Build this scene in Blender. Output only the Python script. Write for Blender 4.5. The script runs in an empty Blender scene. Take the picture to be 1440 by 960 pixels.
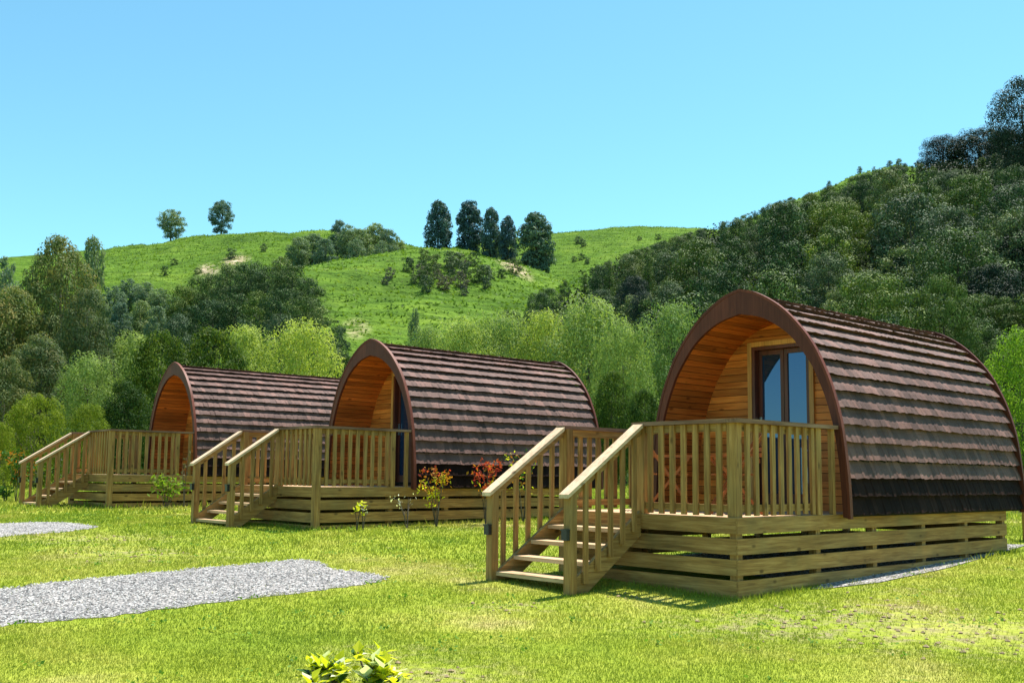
import bpy, math, random
import numpy as np
from mathutils import Vector, Matrix, noise as mnoise

random.seed(7)
rng = np.random.default_rng(11)
SC = bpy.context.scene
COL = SC.collection
EYE = 1.717
F, PITCH, SY, ROLL = 1412.57, 0.100683, 46.06, 0.009643

# ------------------------------------------------------------------ camera
cam_d = bpy.data.cameras.new('camera')
cam = bpy.data.objects.new('camera', cam_d)
COL.objects.link(cam)
cam_d.sensor_width = 36.0
cam_d.lens = 36.0 * F / 1440.0
cam_d.shift_y = SY / 1440.0
cam_d.clip_end = 3000.0
cam_d.clip_start = 0.1
cam.matrix_world = Matrix.Translation((0, 0, EYE)) @ Matrix.Rotation(math.pi / 2 + PITCH, 4, 'X') @ Matrix.Rotation(ROLL, 4, 'Z')
SC.camera = cam


def ray(px, py):
    """direction of a line of sight, scaled so that y (depth) is 1"""
    a, b = px - 720.0, py - 480.0
    cr, sr = math.cos(-ROLL), math.sin(-ROLL)
    a, b = a * cr - b * sr, a * sr + b * cr
    v = -(b - SY) / F
    c, s = math.cos(PITCH), math.sin(PITCH)
    y = c - s * v
    return a / F / y, (s + c * v) / y


# ------------------------------------------------------------------ helpers
class MB:
    def __init__(self):
        self.v, self.f, self.m = [], [], []

    def add(self, vs, fs, mi=0):
        o = len(self.v)
        self.v.extend([tuple(p) for p in vs])
        self.f.extend([tuple(i + o for i in f) for f in fs])
        self.m.extend([mi] * len(fs))

    def box(self, x0, x1, y0, y1, z0, z1, mi=0):
        vs = [(x, y, z) for z in (z0, z1) for y in (y0, y1) for x in (x0, x1)]
        self.add(vs, [(0, 2, 3, 1), (4, 5, 7, 6), (0, 1, 5, 4), (2, 6, 7, 3), (0, 4, 6, 2), (1, 3, 7, 5)], mi)

    def prism_y(self, pts, y0, y1, mi=0):
        """pts: polygon in (x, z)"""
        n = len(pts)
        vs = [(p[0], y0, p[1]) for p in pts] + [(p[0], y1, p[1]) for p in pts]
        fs = [tuple(range(n)), tuple(range(2 * n - 1, n - 1, -1))]
        fs += [(i, i + n, (i + 1) % n + n, (i + 1) % n) for i in range(n)]
        self.add(vs, fs, mi)

    def prism_x(self, pts, x0, x1, mi=0):
        """pts: polygon in (y, z)"""
        n = len(pts)
        vs = [(x0, p[0], p[1]) for p in pts] + [(x1, p[0], p[1]) for p in pts]
        fs = [tuple(range(n)), tuple(range(2 * n - 1, n - 1, -1))]
        fs += [(i, i + n, (i + 1) % n + n, (i + 1) % n) for i in range(n)]
        self.add(vs, fs, mi)

    def bar(self, a, b, w, d, mi=0, up=(0, 0, 1)):
        a, b = Vector(a), Vector(b)
        t = (b - a).normalized()
        s = t.cross(Vector(up))
        if s.length < 1e-4:
            s = t.cross(Vector((1, 0, 0)))
        s.normalize()
        u = s.cross(t)
        vs = []
        for p in (a, b):
            for i, j in ((-1, -1), (1, -1), (1, 1), (-1, 1)):
                vs.append(p + s * (w / 2 * i) + u * (d / 2 * j))
        self.add(vs, [(0, 1, 2, 3), (7, 6, 5, 4), (0, 4, 5, 1), (1, 5, 6, 2), (2, 6, 7, 3), (3, 7, 4, 0)], mi)

    def tube(self, pts, radii, n=7, mi=0):
        pts = [Vector(p) for p in pts]
        o = len(self.v)
        vs = []
        for k, p in enumerate(pts):
            t = (pts[min(k + 1, len(pts) - 1)] - pts[max(k - 1, 0)]).normalized()
            s = t.cross(Vector((0.31, 0.95, 0.05)))
            s.normalize()
            u = s.cross(t)
            for j in range(n):
                a = 2 * math.pi * j / n
                vs.append(p + (s * math.cos(a) + u * math.sin(a)) * radii[k])
        fs = []
        for k in range(len(pts) - 1):
            for j in range(n):
                fs.append((k * n + j, k * n + (j + 1) % n, (k + 1) * n + (j + 1) % n, (k + 1) * n + j))
        fs.append(tuple(range(n)))
        fs.append(tuple(range(len(pts) * n - 1, (len(pts) - 1) * n - 1, -1)))
        self.add(vs, fs, mi)

    def shift(self, dx, dy, dz):
        self.v = [(a + dx, b + dy, c + dz) for a, b, c in self.v]

    def mesh(self, name, mats, smooth=False):
        me = bpy.data.meshes.new(name)
        me.from_pydata(self.v, [], self.f)
        for m in (mats if isinstance(mats, (list, tuple)) else [mats]):
            me.materials.append(m)
        if len(self.m) and max(self.m) > 0:
            me.polygons.foreach_set('material_index', self.m)
        if smooth:
            me.polygons.foreach_set('use_smooth', [True] * len(self.f))
        me.update()
        return me

    def build(self, name, mats, parent=None, smooth=False):
        return link(name, self.mesh(name, mats, smooth), parent)


def link(name, me, parent=None):
    o = bpy.data.objects.new(name, me)
    COL.objects.link(o)
    if parent is not None:
        o.parent = parent
    return o


def tag(o, label, cat=None, group=None, kind=None):
    o['label'] = label
    if cat: o['category'] = cat
    if group: o['group'] = group
    if kind: o['kind'] = kind
    return o


def empty(name, loc, rz=0.0):
    o = bpy.data.objects.new(name, None)
    COL.objects.link(o)
    o.location = loc
    o.rotation_euler = (0, 0, rz)
    return o


def np_mesh(name, verts, k, mats, mat_idx=None, smooth=False):
    """verts (N*k,3): every k verts make one face"""
    n = len(verts) // k
    me = bpy.data.meshes.new(name)
    me.vertices.add(n * k)
    me.vertices.foreach_set('co', np.ascontiguousarray(verts, dtype=np.float32).ravel())
    me.loops.add(n * k)
    me.loops.foreach_set('vertex_index', np.arange(n * k, dtype=np.int32))
    me.polygons.add(n)
    me.polygons.foreach_set('loop_start', np.arange(0, n * k, k, dtype=np.int32))
    me.polygons.foreach_set('loop_total', np.full(n, k, dtype=np.int32))
    for m in (mats if isinstance(mats, (list, tuple)) else [mats]):
        me.materials.append(m)
    if mat_idx is not None:
        me.polygons.foreach_set('material_index', mat_idx)
    me.update()
    return me


# ------------------------------------------------------------------ materials
def new_mat(name):
    m = bpy.data.materials.new(name)
    m.use_nodes = True
    nt = m.node_tree
    for n in list(nt.nodes):
        nt.nodes.remove(n)
    out = nt.nodes.new('ShaderNodeOutputMaterial')
    return m, nt, out


def nd(nt, typ, **kw):
    n = nt.nodes.new(typ)
    for k, v in kw.items():
        if k.startswith('i_'):
            n.inputs[k[2:].replace('_', ' ')].default_value = v
        else:
            setattr(n, k, v)
    return n


def ramp(nt, fac, stops):
    r = nt.nodes.new('ShaderNodeValToRGB')
    e = r.color_ramp.elements
    while len(e) < len(stops):
        e.new(0.5)
    for k, (p, c) in enumerate(stops):
        e[k].position = p
        e[k].color = (*c, 1) if len(c) == 3 else c
    nt.links.new(fac, r.inputs['Fac'])
    return r.outputs['Color']


def noise_tex(nt, vec, scale, detail=4.0, rough=0.55, dist=0.0):
    n = nd(nt, 'ShaderNodeTexNoise')
    n.inputs['Scale'].default_value = scale
    n.inputs['Detail'].default_value = detail
    n.inputs['Roughness'].default_value = rough
    n.inputs['Distortion'].default_value = dist
    if vec is not None:
        nt.links.new(vec, n.inputs['Vector'])
    return n.outputs['Fac']


def mapping(nt, src, scale):
    m = nd(nt, 'ShaderNodeMapping')
    m.inputs['Scale'].default_value = scale
    nt.links.new(src, m.inputs['Vector'])
    return m.outputs['Vector']


def mix(nt, typ, fac, a, b):
    n = nt.nodes.new('ShaderNodeMix')
    n.data_type = 'RGBA'
    n.blend_type = typ
    def put(sock, val):
        if isinstance(val, bpy.types.NodeSocket):
            nt.links.new(val, sock)
        elif isinstance(val, (int, float)):
            sock.default_value = val
        else:
            sock.default_value = (*val, 1) if len(val) == 3 else val
    put(n.inputs[0], fac)
    put(n.inputs[6], a)
    put(n.inputs[7], b)
    return n.outputs[2]


def maprange(nt, val, a, b, c=0.0, d=1.0):
    n = nd(nt, 'ShaderNodeMapRange')
    nt.links.new(val, n.inputs[0])
    n.inputs[1].default_value, n.inputs[2].default_value = a, b
    n.inputs[3].default_value, n.inputs[4].default_value = c, d
    return n.outputs[0]


def principled(nt, out, color, rough=0.7, spec=0.3, bump=None, bstr=0.3, bdist=0.01, metallic=0.0):
    p = nd(nt, 'ShaderNodeBsdfPrincipled')
    if isinstance(color, bpy.types.NodeSocket):
        nt.links.new(color, p.inputs['Base Color'])
    else:
        p.inputs['Base Color'].default_value = (*color, 1)
    p.inputs['Roughness'].default_value = rough
    p.inputs['Specular IOR Level'].default_value = spec
    p.inputs['Metallic'].default_value = metallic
    if bump is not None:
        b = nd(nt, 'ShaderNodeBump')
        b.inputs['Strength'].default_value = bstr
        b.inputs['Distance'].default_value = bdist
        nt.links.new(bump, b.inputs['Height'])
        nt.links.new(b.outputs['Normal'], p.inputs['Normal'])
    nt.links.new(p.outputs[0], out.inputs['Surface'])
    return p


def wood_mat(name, axis, dark, mid, light, rough=0.75, knots=True, green=None, spec=0.25):
    m, nt, out = new_mat(name)
    tc = nd(nt, 'ShaderNodeTexCoord')
    geo = nd(nt, 'ShaderNodeNewGeometry')
    # each board starts at its own spot of the grain
    off = nd(nt, 'ShaderNodeVectorMath', operation='SCALE')
    comb = nd(nt, 'ShaderNodeCombineXYZ')
    nt.links.new(geo.outputs['Random Per Island'], comb.inputs[0])
    nt.links.new(geo.outputs['Random Per Island'], comb.inputs[1])
    nt.links.new(geo.outputs['Random Per Island'], comb.inputs[2])
    nt.links.new(comb.outputs[0], off.inputs[0])
    off.inputs['Scale'].default_value = 37.0
    add = nd(nt, 'ShaderNodeVectorMath', operation='ADD')
    nt.links.new(tc.outputs['Object'], add.inputs[0])
    nt.links.new(off.outputs[0], add.inputs[1])
    sc = [22.0, 22.0, 22.0]
    sc[axis] = 1.3
    v = mapping(nt, add.outputs[0], sc)
    grain = noise_tex(nt, v, 1.6, 5, 0.6, 0.6)
    sc2 = [3.0, 3.0, 3.0]
    sc2[axis] = 0.9
    blot = noise_tex(nt, mapping(nt, add.outputs[0], sc2), 1.3, 3, 0.55)
    c = ramp(nt, grain, [(0.28, dark), (0.5, mid), (0.72, light)])
    tone = ramp(nt, geo.outputs['Random Per Island'], [(0.0, (0.66, 0.66, 0.66)), (0.5, (0.95, 0.93, 0.9)), (1.0, (1.22, 1.16, 1.05))])
    c = mix(nt, 'MULTIPLY', 1.0, c, tone)
    b2 = ramp(nt, blot, [(0.3, (0.62, 0.62, 0.62)), (0.6, (1.1, 1.1, 1.1))])
    c = mix(nt, 'MULTIPLY', 0.75, c, b2)
    if green is not None:
        g = noise_tex(nt, mapping(nt, add.outputs[0], (1.1, 1.1, 0.7)), 1.4, 3, 0.6)
        c = mix(nt, 'MIX', maprange(nt, g, 0.48, 0.75, 0.0, 0.5), c, green)
    if knots:
        sc3 = [5.0, 5.0, 5.0]
        sc3[axis] = 2.6
        vo = nd(nt, 'ShaderNodeTexVoronoi')
        vo.inputs['Scale'].default_value = 1.0
        nt.links.new(mapping(nt, add.outputs[0], sc3), vo.inputs['Vector'])
        k = maprange(nt, vo.outputs['Distance'], 0.06, 0.14, 0.75, 0.0)
        c = mix(nt, 'MIX', k, c, tuple(x * 0.35 for x in dark))
    principled(nt, out, c, rough, spec, grain, 0.35, 0.004)
    return m


PINE = dict(dark=(0.19, 0.088, 0.026), mid=(0.35, 0.185, 0.056), light=(0.51, 0.30, 0.11), green=(0.19, 0.155, 0.065))
W_U = wood_mat('treated_pine_long', 0, **PINE)
W_V = wood_mat('treated_pine_cross', 1, **PINE)
W_Z = wood_mat('treated_pine_upright', 2, **PINE)
PALE = dict(dark=(0.48, 0.31, 0.19), mid=(0.68, 0.475, 0.31), light=(0.76, 0.57, 0.40), rough=0.55)
CAP_U = wood_mat('pale_weathered_cap_long', 0, **PALE)
CAPR = dict(dark=(0.14, 0.065, 0.042), mid=(0.22, 0.115, 0.075), light=(0.34, 0.20, 0.14))
CAP_L = wood_mat('level_cap_long', 0, **CAPR)
CAP_V = wood_mat('level_cap_cross', 1, **CAPR)
DECKM = wood_mat('decking_boards', 1, (0.36, 0.22, 0.12), (0.54, 0.37, 0.22), (0.66, 0.49, 0.32))
CEDAR_L = wood_mat('oiled_cedar_lining_long', 0, (0.38, 0.085, 0.015), (0.57, 0.145, 0.026), (0.65, 0.19, 0.04), rough=0.5)
CEDAR_V = wood_mat('oiled_cedar_lining_cross', 1, (0.45, 0.12, 0.02), (0.65, 0.20, 0.036), (0.72, 0.265, 0.058), rough=0.5)
TRIM_Z = wood_mat('oiled_cedar_trim', 2, (0.45, 0.19, 0.055), (0.60, 0.30, 0.09), (0.70, 0.37, 0.13), rough=0.5, knots=False)
ARCH = wood_mat('reddish_brown_stained_arch', 2, (0.09, 0.022, 0.013), (0.125, 0.032, 0.018), (0.155, 0.043, 0.026), rough=0.55, knots=False, spec=0.2)
DOORW = wood_mat('dark_red_door_frame', 2, (0.085, 0.022, 0.014), (0.12, 0.032, 0.02), (0.15, 0.042, 0.026), rough=0.4, knots=False, spec=0.4)
CHAIRW = wood_mat('oiled_hardwood_chair', 2, (0.25, 0.075, 0.022), (0.38, 0.125, 0.037), (0.46, 0.17, 0.055), rough=0.45, knots=False)


def simple_mat(name, col, rough=0.5, spec=0.5, metallic=0.0):
    m, nt, out = new_mat(name)
    tc = nd(nt, 'ShaderNodeTexCoord')
    n = noise_tex(nt, tc.outputs['Object'], 9.0, 3)
    c = mix(nt, 'MULTIPLY', 0.6, col, ramp(nt, n, [(0.3, (0.8, 0.8, 0.8)), (0.7, (1.15, 1.15, 1.15))]))
    principled(nt, out, c, rough, spec, metallic=metallic)
    return m


BLACK = simple_mat('black_plastic', (0.012, 0.013, 0.016), 0.35)
STEEL = simple_mat('brushed_steel', (0.6, 0.6, 0.58), 0.3, 0.5, 1.0)
DARKIN = simple_mat('dark_interior', (0.02, 0.018, 0.015), 0.9, 0.1)
CONC = simple_mat('dark_ventilated_sheet', (0.010, 0.009, 0.009), 0.9, 0.08)
CHALK = simple_mat('chalky_tile_edge', (0.22, 0.17, 0.16), 0.8, 0.1)


def glass_mat():
    m, nt, out = new_mat('door_glass')
    p = principled(nt, out, (0.012, 0.03, 0.07), 0.03, 1.0)
    p.inputs['IOR'].default_value = 1.75
    p.inputs['Specular Tint'].default_value = (0.36, 0.56, 1.0, 1)
    return m


GLASS = glass_mat()


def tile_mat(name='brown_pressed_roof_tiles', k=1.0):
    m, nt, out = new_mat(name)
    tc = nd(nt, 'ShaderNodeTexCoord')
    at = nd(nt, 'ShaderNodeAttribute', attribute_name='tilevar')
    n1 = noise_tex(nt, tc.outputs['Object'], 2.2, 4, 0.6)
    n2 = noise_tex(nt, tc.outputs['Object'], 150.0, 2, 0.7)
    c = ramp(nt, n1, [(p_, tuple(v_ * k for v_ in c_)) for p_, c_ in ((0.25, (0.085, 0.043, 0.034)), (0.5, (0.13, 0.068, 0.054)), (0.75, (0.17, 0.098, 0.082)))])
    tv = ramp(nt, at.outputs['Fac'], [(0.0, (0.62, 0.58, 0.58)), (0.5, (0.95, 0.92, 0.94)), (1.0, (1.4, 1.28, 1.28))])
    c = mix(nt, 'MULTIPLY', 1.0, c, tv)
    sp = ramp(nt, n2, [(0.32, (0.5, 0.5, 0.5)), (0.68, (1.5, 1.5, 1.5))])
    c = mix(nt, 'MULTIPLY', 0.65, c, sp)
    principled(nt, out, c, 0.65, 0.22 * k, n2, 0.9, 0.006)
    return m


TILE = tile_mat()
TILE_SHADED = tile_mat('shade_toned_eave_tiles', 0.16)  # same tiles, colour darkened to carry the shade of the steep lower flank


def leaf_mat(name, stops, transl=0.4, gloss=0.6, scale=0.6, tint=0.9, spec=0.1):
    """stops: list of (pos, colour) over the per-leaf random mixed with a patchy noise"""
    m, nt, out = new_mat(name)
    geo = nd(nt, 'ShaderNodeNewGeometry')
    tc = nd(nt, 'ShaderNodeTexCoord')
    oi = nd(nt, 'ShaderNodeObjectInfo')
    n = noise_tex(nt, tc.outputs['Object'], scale, 3, 0.6)
    fac = nd(nt, 'ShaderNodeMath', operation='MULTIPLY_ADD')
    nt.links.new(geo.outputs['Random Per Island'], fac.inputs[0])
    fac.inputs[1].default_value = 0.35
    nm = maprange(nt, n, 0.25, 0.75, 0.05, 0.62)
    nt.links.new(nm, fac.inputs[2])
    c = ramp(nt, fac.outputs[0], stops)
    ov = ramp(nt, oi.outputs['Random'], [(0.0, (0.62, 0.72, 0.85)), (0.5, (1.0, 1.0, 0.95)), (1.0, (1.45, 1.3, 0.85))])
    c = mix(nt, 'MULTIPLY', tint, c, ov)
    p = nd(nt, 'ShaderNodeBsdfPrincipled')
    nt.links.new(c, p.inputs['Base Color'])
    p.inputs['Roughness'].default_value = 0.62
    p.inputs['Specular IOR Level'].default_value = 0.1
    t = nd(nt, 'ShaderNodeBsdfTranslucent')
    tcx = mix(nt, 'MULTIPLY', 1.0, c, (1.2, 1.3, 0.65))
    nt.links.new(tcx, t.inputs['Color'])
    ms = nd(nt, 'ShaderNodeMixShader')
    ms.inputs[0].default_value = transl
    nt.links.new(p.outputs[0], ms.inputs[1])
    nt.links.new(t.outputs[0], ms.inputs[2])
    nt.links.new(ms.outputs[0], out.inputs['Surface'])
    return m


L_WILLOW = leaf_mat('willow_leaves', [(0.1, (0.13, 0.19, 0.045)), (0.5, (0.25, 0.325, 0.085)), (0.9, (0.43, 0.485, 0.16))], 0.36, 0.5)
L_DARK = leaf_mat('dark_broad_leaves', [(0.1, (0.022, 0.048, 0.012)), (0.5, (0.045, 0.085, 0.018)), (0.9, (0.11, 0.14, 0.02))], 0.35, 0.4)
L_EUC = leaf_mat('gum_leaves', [(0.1, (0.06, 0.09, 0.04)), (0.45, (0.11, 0.15, 0.055)), (0.68, (0.18, 0.18, 0.06)), (0.95, (0.28, 0.17, 0.06))], 0.3, 0.4, 0.45)
L_BUSH = leaf_mat('olive_bush_leaves', [(0.1, (0.07, 0.10, 0.012)), (0.5, (0.12, 0.165, 0.02)), (0.9, (0.18, 0.22, 0.035))], 0.4, 0.5)
L_FOR = [leaf_mat('forest_leaves_deep', [(0.1, (0.022, 0.045, 0.018)), (0.5, (0.045, 0.08, 0.03)), (0.9, (0.22, 0.31, 0.09))], 0.12, 0.4, 0.5, spec=0.5),
         leaf_mat('forest_leaves_grey', [(0.1, (0.045, 0.066, 0.035)), (0.5, (0.065, 0.10, 0.048)), (0.9, (0.27, 0.33, 0.14))], 0.12, 0.4, 0.5, spec=0.5),
         leaf_mat('forest_leaves_olive', [(0.1, (0.05, 0.08, 0.018)), (0.5, (0.075, 0.12, 0.028)), (0.9, (0.26, 0.33, 0.08))], 0.14, 0.4, 0.5, spec=0.5)]
L_PINE = leaf_mat('pine_needles', [(0.1, (0.035, 0.075, 0.085)), (0.5, (0.07, 0.125, 0.12)), (0.9, (0.13, 0.19, 0.14))], 0.2, 0.6, 0.4)
L_POP = leaf_mat('poplar_leaves', [(0.1, (0.09, 0.135, 0.10)), (0.5, (0.15, 0.21, 0.135)), (0.9, (0.24, 0.30, 0.17))], 0.35, 0.4, 0.4, spec=0.5)
L_LIME = leaf_mat('lime_green_leaves', [(0.1, (0.11, 0.19, 0.018)), (0.5, (0.18, 0.29, 0.03)), (0.9, (0.27, 0.36, 0.05))], 0.5, 0.5)
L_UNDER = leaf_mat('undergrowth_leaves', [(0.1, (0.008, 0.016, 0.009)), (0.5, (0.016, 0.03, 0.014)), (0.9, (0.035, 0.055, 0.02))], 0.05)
L_WEED = leaf_mat('weed_leaves', [(0.1, (0.07, 0.15, 0.02)), (0.5, (0.13, 0.24, 0.03)), (0.9, (0.22, 0.32, 0.06))], 0.35, 0.5, 3.0, 0.0)
L_HILLG = leaf_mat('hill_grass_tufts', [(0.1, (0.05, 0.10, 0.015)), (0.5, (0.12, 0.20, 0.025)), (0.9, (0.22, 0.29, 0.05))], 0.35, 0.5, 0.05)
L_HEATH = leaf_mat('grey_heath_leaves', [(0.1, (0.05, 0.06, 0.04)), (0.5, (0.11, 0.11, 0.09)), (0.9, (0.22, 0.19, 0.18))], 0.2, 0.5)
L_RED = leaf_mat('red_new_leaves', [(0.1, (0.25, 0.02, 0.015)), (0.5, (0.42, 0.05, 0.03)), (0.9, (0.5, 0.15, 0.05))], 0.45, 0.3, 5.0, tint=0.0)
L_ORANGE = leaf_mat('orange_new_leaves', [(0.1, (0.14, 0.12, 0.015)), (0.45, (0.34, 0.16, 0.02)), (0.9, (0.42, 0.10, 0.02))], 0.45, 0.3, 5.0, tint=0.0)
L_YEL = leaf_mat('yellow_green_leaves', [(0.1, (0.36, 0.42, 0.02)), (0.5, (0.60, 0.60, 0.03)), (0.9, (0.76, 0.68, 0.06))], 0.45, 0.3, 5.0, tint=0.0)
L_VDARK = leaf_mat('variegated_leaf_green', [(0.1, (0.02, 0.07, 0.015)), (0.9, (0.06, 0.14, 0.02))], 0.3, 0.3, 5.0, tint=0.0)
L_CREAM = leaf_mat('variegated_leaf_cream', [(0.1, (0.66, 0.66, 0.40)), (0.9, (0.80, 0.79, 0.66))], 0.4, 0.3, 5.0, tint=0.0)
BARK = wood_mat('grey_brown_bark', 2, (0.05, 0.04, 0.03), (0.10, 0.085, 0.065), (0.17, 0.15, 0.12), rough=0.9, knots=False)
BARK_P = wood_mat('pale_gum_bark', 2, (0.13, 0.11, 0.09), (0.22, 0.19, 0.16), (0.33, 0.30, 0.26), rough=0.8, knots=False)


def grass_blade_mat():
    m, nt, out = new_mat('grass_blades')
    geo = nd(nt, 'ShaderNodeNewGeometry')
    n = noise_tex(nt, geo.outputs['Position'], 0.55, 4, 0.6)
    n2 = noise_tex(nt, geo.outputs['Position'], 3.1, 3, 0.6)
    c = ramp(nt, n, [(0.3, (0.21, 0.29, 0.022)), (0.48, (0.285, 0.345, 0.03)), (0.6, (0.37, 0.385, 0.055)), (0.74, (0.46, 0.41, 0.14))])
    r = ramp(nt, geo.outputs['Random Per Island'], [(0.0, (0.8, 0.84, 0.75)), (0.6, (1, 1, 1)), (0.9, (1.1, 1.07, 1.05)), (1.0, (1.5, 1.25, 1.8))])
    c = mix(nt, 'MULTIPLY', 1.0, c, r)
    c = mix(nt, 'MULTIPLY', 0.8, c, ramp(nt, n2, [(0.3, (0.75, 0.78, 0.7)), (0.7, (1.15, 1.12, 1.1))]))
    p = nd(nt, 'ShaderNodeBsdfPrincipled')
    nt.links.new(c, p.inputs['Base Color'])
    p.inputs['Roughness'].default_value = 0.55
    p.inputs['Specular IOR Level'].default_value = 0.25
    t = nd(nt, 'ShaderNodeBsdfTranslucent')
    nt.links.new(c, t.inputs['Color'])
    ms = nd(nt, 'ShaderNodeMixShader')
    ms.inputs[0].default_value = 0.45
    nt.links.new(p.outputs[0], ms.inputs[1])
    nt.links.new(t.outputs[0], ms.inputs[2])
    nt.links.new(ms.outputs[0], out.inputs['Surface'])
    return m


def lawn_mat():
    m, nt, out = new_mat('lawn_turf')
    geo = nd(nt, 'ShaderNodeNewGeometry')
    P = geo.outputs['Position']
    n = noise_tex(nt, P, 0.55, 4, 0.6)
    n2 = noise_tex(nt, P, 14.0, 4, 0.7)
    n3 = noise_tex(nt, P, 0.9, 5, 0.65, 0.4)
    c = ramp(nt, n, [(0.3, (0.19, 0.26, 0.022)), (0.48, (0.255, 0.305, 0.03)), (0.6, (0.32, 0.34, 0.055)), (0.74, (0.40, 0.35, 0.13))])
    c = mix(nt, 'MULTIPLY', 0.8, c, ramp(nt, n2, [(0.3, (0.55, 0.6, 0.5)), (0.65, (1.15, 1.12, 1.05))]))
    soil = maprange(nt, n3, 0.64, 0.72, 0.0, 0.9)
    at = nd(nt, 'ShaderNodeAttribute', attribute_name='worn')
    n4 = noise_tex(nt, P, 5.5, 4, 0.7)
    wn = nd(nt, 'ShaderNodeMath', operation='MULTIPLY')
    nt.links.new(at.outputs['Fac'], wn.inputs[0])
    nt.links.new(maprange(nt, n4, 0.45, 0.65, 0.0, 0.8), wn.inputs[1])
    mx = nd(nt, 'ShaderNodeMath', operation='MAXIMUM')
    nt.links.new(soil, mx.inputs[0])
    nt.links.new(wn.outputs[0], mx.inputs[1])
    c = mix(nt, 'MIX', mx.outputs[0], c, ramp(nt, n2, [(0.3, (0.12, 0.085, 0.05)), (0.7, (0.36, 0.29, 0.18))]))
    principled(nt, out, c, 0.9, 0.1, n2, 0.8, 0.03)
    return m


def hill_mat():
    m, nt, out = new_mat('hill_pasture')
    geo = nd(nt, 'ShaderNodeNewGeometry')
    P = geo.outputs['Position']
    n = noise_tex(nt, P, 0.035, 5, 0.6)
    # sheep tracks: noise stretched along the contour
    st = mapping(nt, P, (0.10, 0.10, 0.8))
    n2 = noise_tex(nt, st, 1.0, 4, 0.65, 0.5)
    n3 = noise_tex(nt, P, 0.45, 4, 0.7)
    c = ramp(nt, n, [(0.3, (0.06, 0.115, 0.016)), (0.5, (0.10, 0.18, 0.02)), (0.7, (0.16, 0.235, 0.035))])
    c = mix(nt, 'MULTIPLY', 0.9, c, ramp(nt, n2, [(0.36, (0.55, 0.62, 0.55)), (0.5, (0.97, 0.98, 0.95)), (0.68, (1.25, 1.15, 1.0))]))
    c = mix(nt, 'MULTIPLY', 0.7, c, ramp(nt, n3, [(0.35, (0.55, 0.6, 0.55)), (0.6, (1.1, 1.1, 1.1))]))
    at = nd(nt, 'ShaderNodeAttribute', attribute_name='scar')
    wn = nd(nt, 'ShaderNodeMath', operation='MULTIPLY')
    nt.links.new(at.outputs['Fac'], wn.inputs[0])
    nt.links.new(maprange(nt, n3, 0.40, 0.52, 0.0, 1.0), wn.inputs[1])
    c = mix(nt, 'MIX', wn.outputs[0], c, ramp(nt, n3, [(0.4, (0.36, 0.25, 0.14)), (0.7, (0.58, 0.48, 0.34))]))
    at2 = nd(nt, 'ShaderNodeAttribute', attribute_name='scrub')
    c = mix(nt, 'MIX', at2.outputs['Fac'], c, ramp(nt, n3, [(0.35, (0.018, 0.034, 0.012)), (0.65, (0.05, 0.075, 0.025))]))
    principled(nt, out, c, 0.95, 0.05, n3, 1.0, 1.4)
    return m


def gravel_mat():
    m, nt, out = new_mat('grey_gravel')
    geo = nd(nt, 'ShaderNodeNewGeometry')
    P = geo.outputs['Position']
    v = nd(nt, 'ShaderNodeTexVoronoi')
    v.inputs['Scale'].default_value = 38.0
    nt.links.new(P, v.inputs['Vector'])
    sep = nd(nt, 'ShaderNodeSeparateColor')
    nt.links.new(v.outputs['Color'], sep.inputs[0])
    c = ramp(nt, sep.outputs[0], [(0.0, (0.14, 0.128, 0.122)), (0.35, (0.36, 0.335, 0.32)), (0.75, (0.52, 0.485, 0.46)), (1.0, (0.68, 0.635, 0.60))])
    e = ramp(nt, v.outputs['Distance'], [(0.3, (1, 1, 1)), (0.75, (0.35, 0.35, 0.36))])
    c = mix(nt, 'MULTIPLY', 0.9, c, e)
    n = noise_tex(nt, P, 1.2, 4, 0.6)
    c = mix(nt, 'MULTIPLY', 0.6, c, ramp(nt, n, [(0.3, (0.7, 0.7, 0.72)), (0.7, (1.15, 1.12, 1.08))]))
    principled(nt, out, c, 0.85, 0.2, v.outputs['Distance'], 0.9, 0.02)
    return m


M_BLADE, M_LAWN, M_HILL, M_GRAVEL = grass_blade_mat(), lawn_mat(), hill_mat(), gravel_mat()


def stone_mat():
    m, nt, out = new_mat('loose_stone')
    geo = nd(nt, 'ShaderNodeNewGeometry')
    c = ramp(nt, geo.outputs['Random Per Island'], [(0.0, (0.07, 0.067, 0.065)), (0.5, (0.27, 0.255, 0.245)), (1.0, (0.56, 0.53, 0.50))])
    principled(nt, out, c, 0.8, 0.2)
    return m


M_STONE = stone_mat()
M_SOIL = simple_mat('dry_soil', (0.30, 0.22, 0.13), 0.95, 0.05)

# ------------------------------------------------------------------ terrain
GY = [-60, 0, 14, 16.4, 22.15, 60, 120]
GZ = [-1.5, 0, 0.70, 0.815, 0.92, 1.35, 1.9]


def lawn_z(x, y):
    return np.interp(y, GY, GZ)


def ridge(pts, D1):
    q, s = [], []
    for px, py in pts:
        a, b = ray(px, py)
        q.append(a)
        s.append(b)
    return np.array(q), np.array(s), D1


def yq(px):
    return ray(px, 600)[0]


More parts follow.
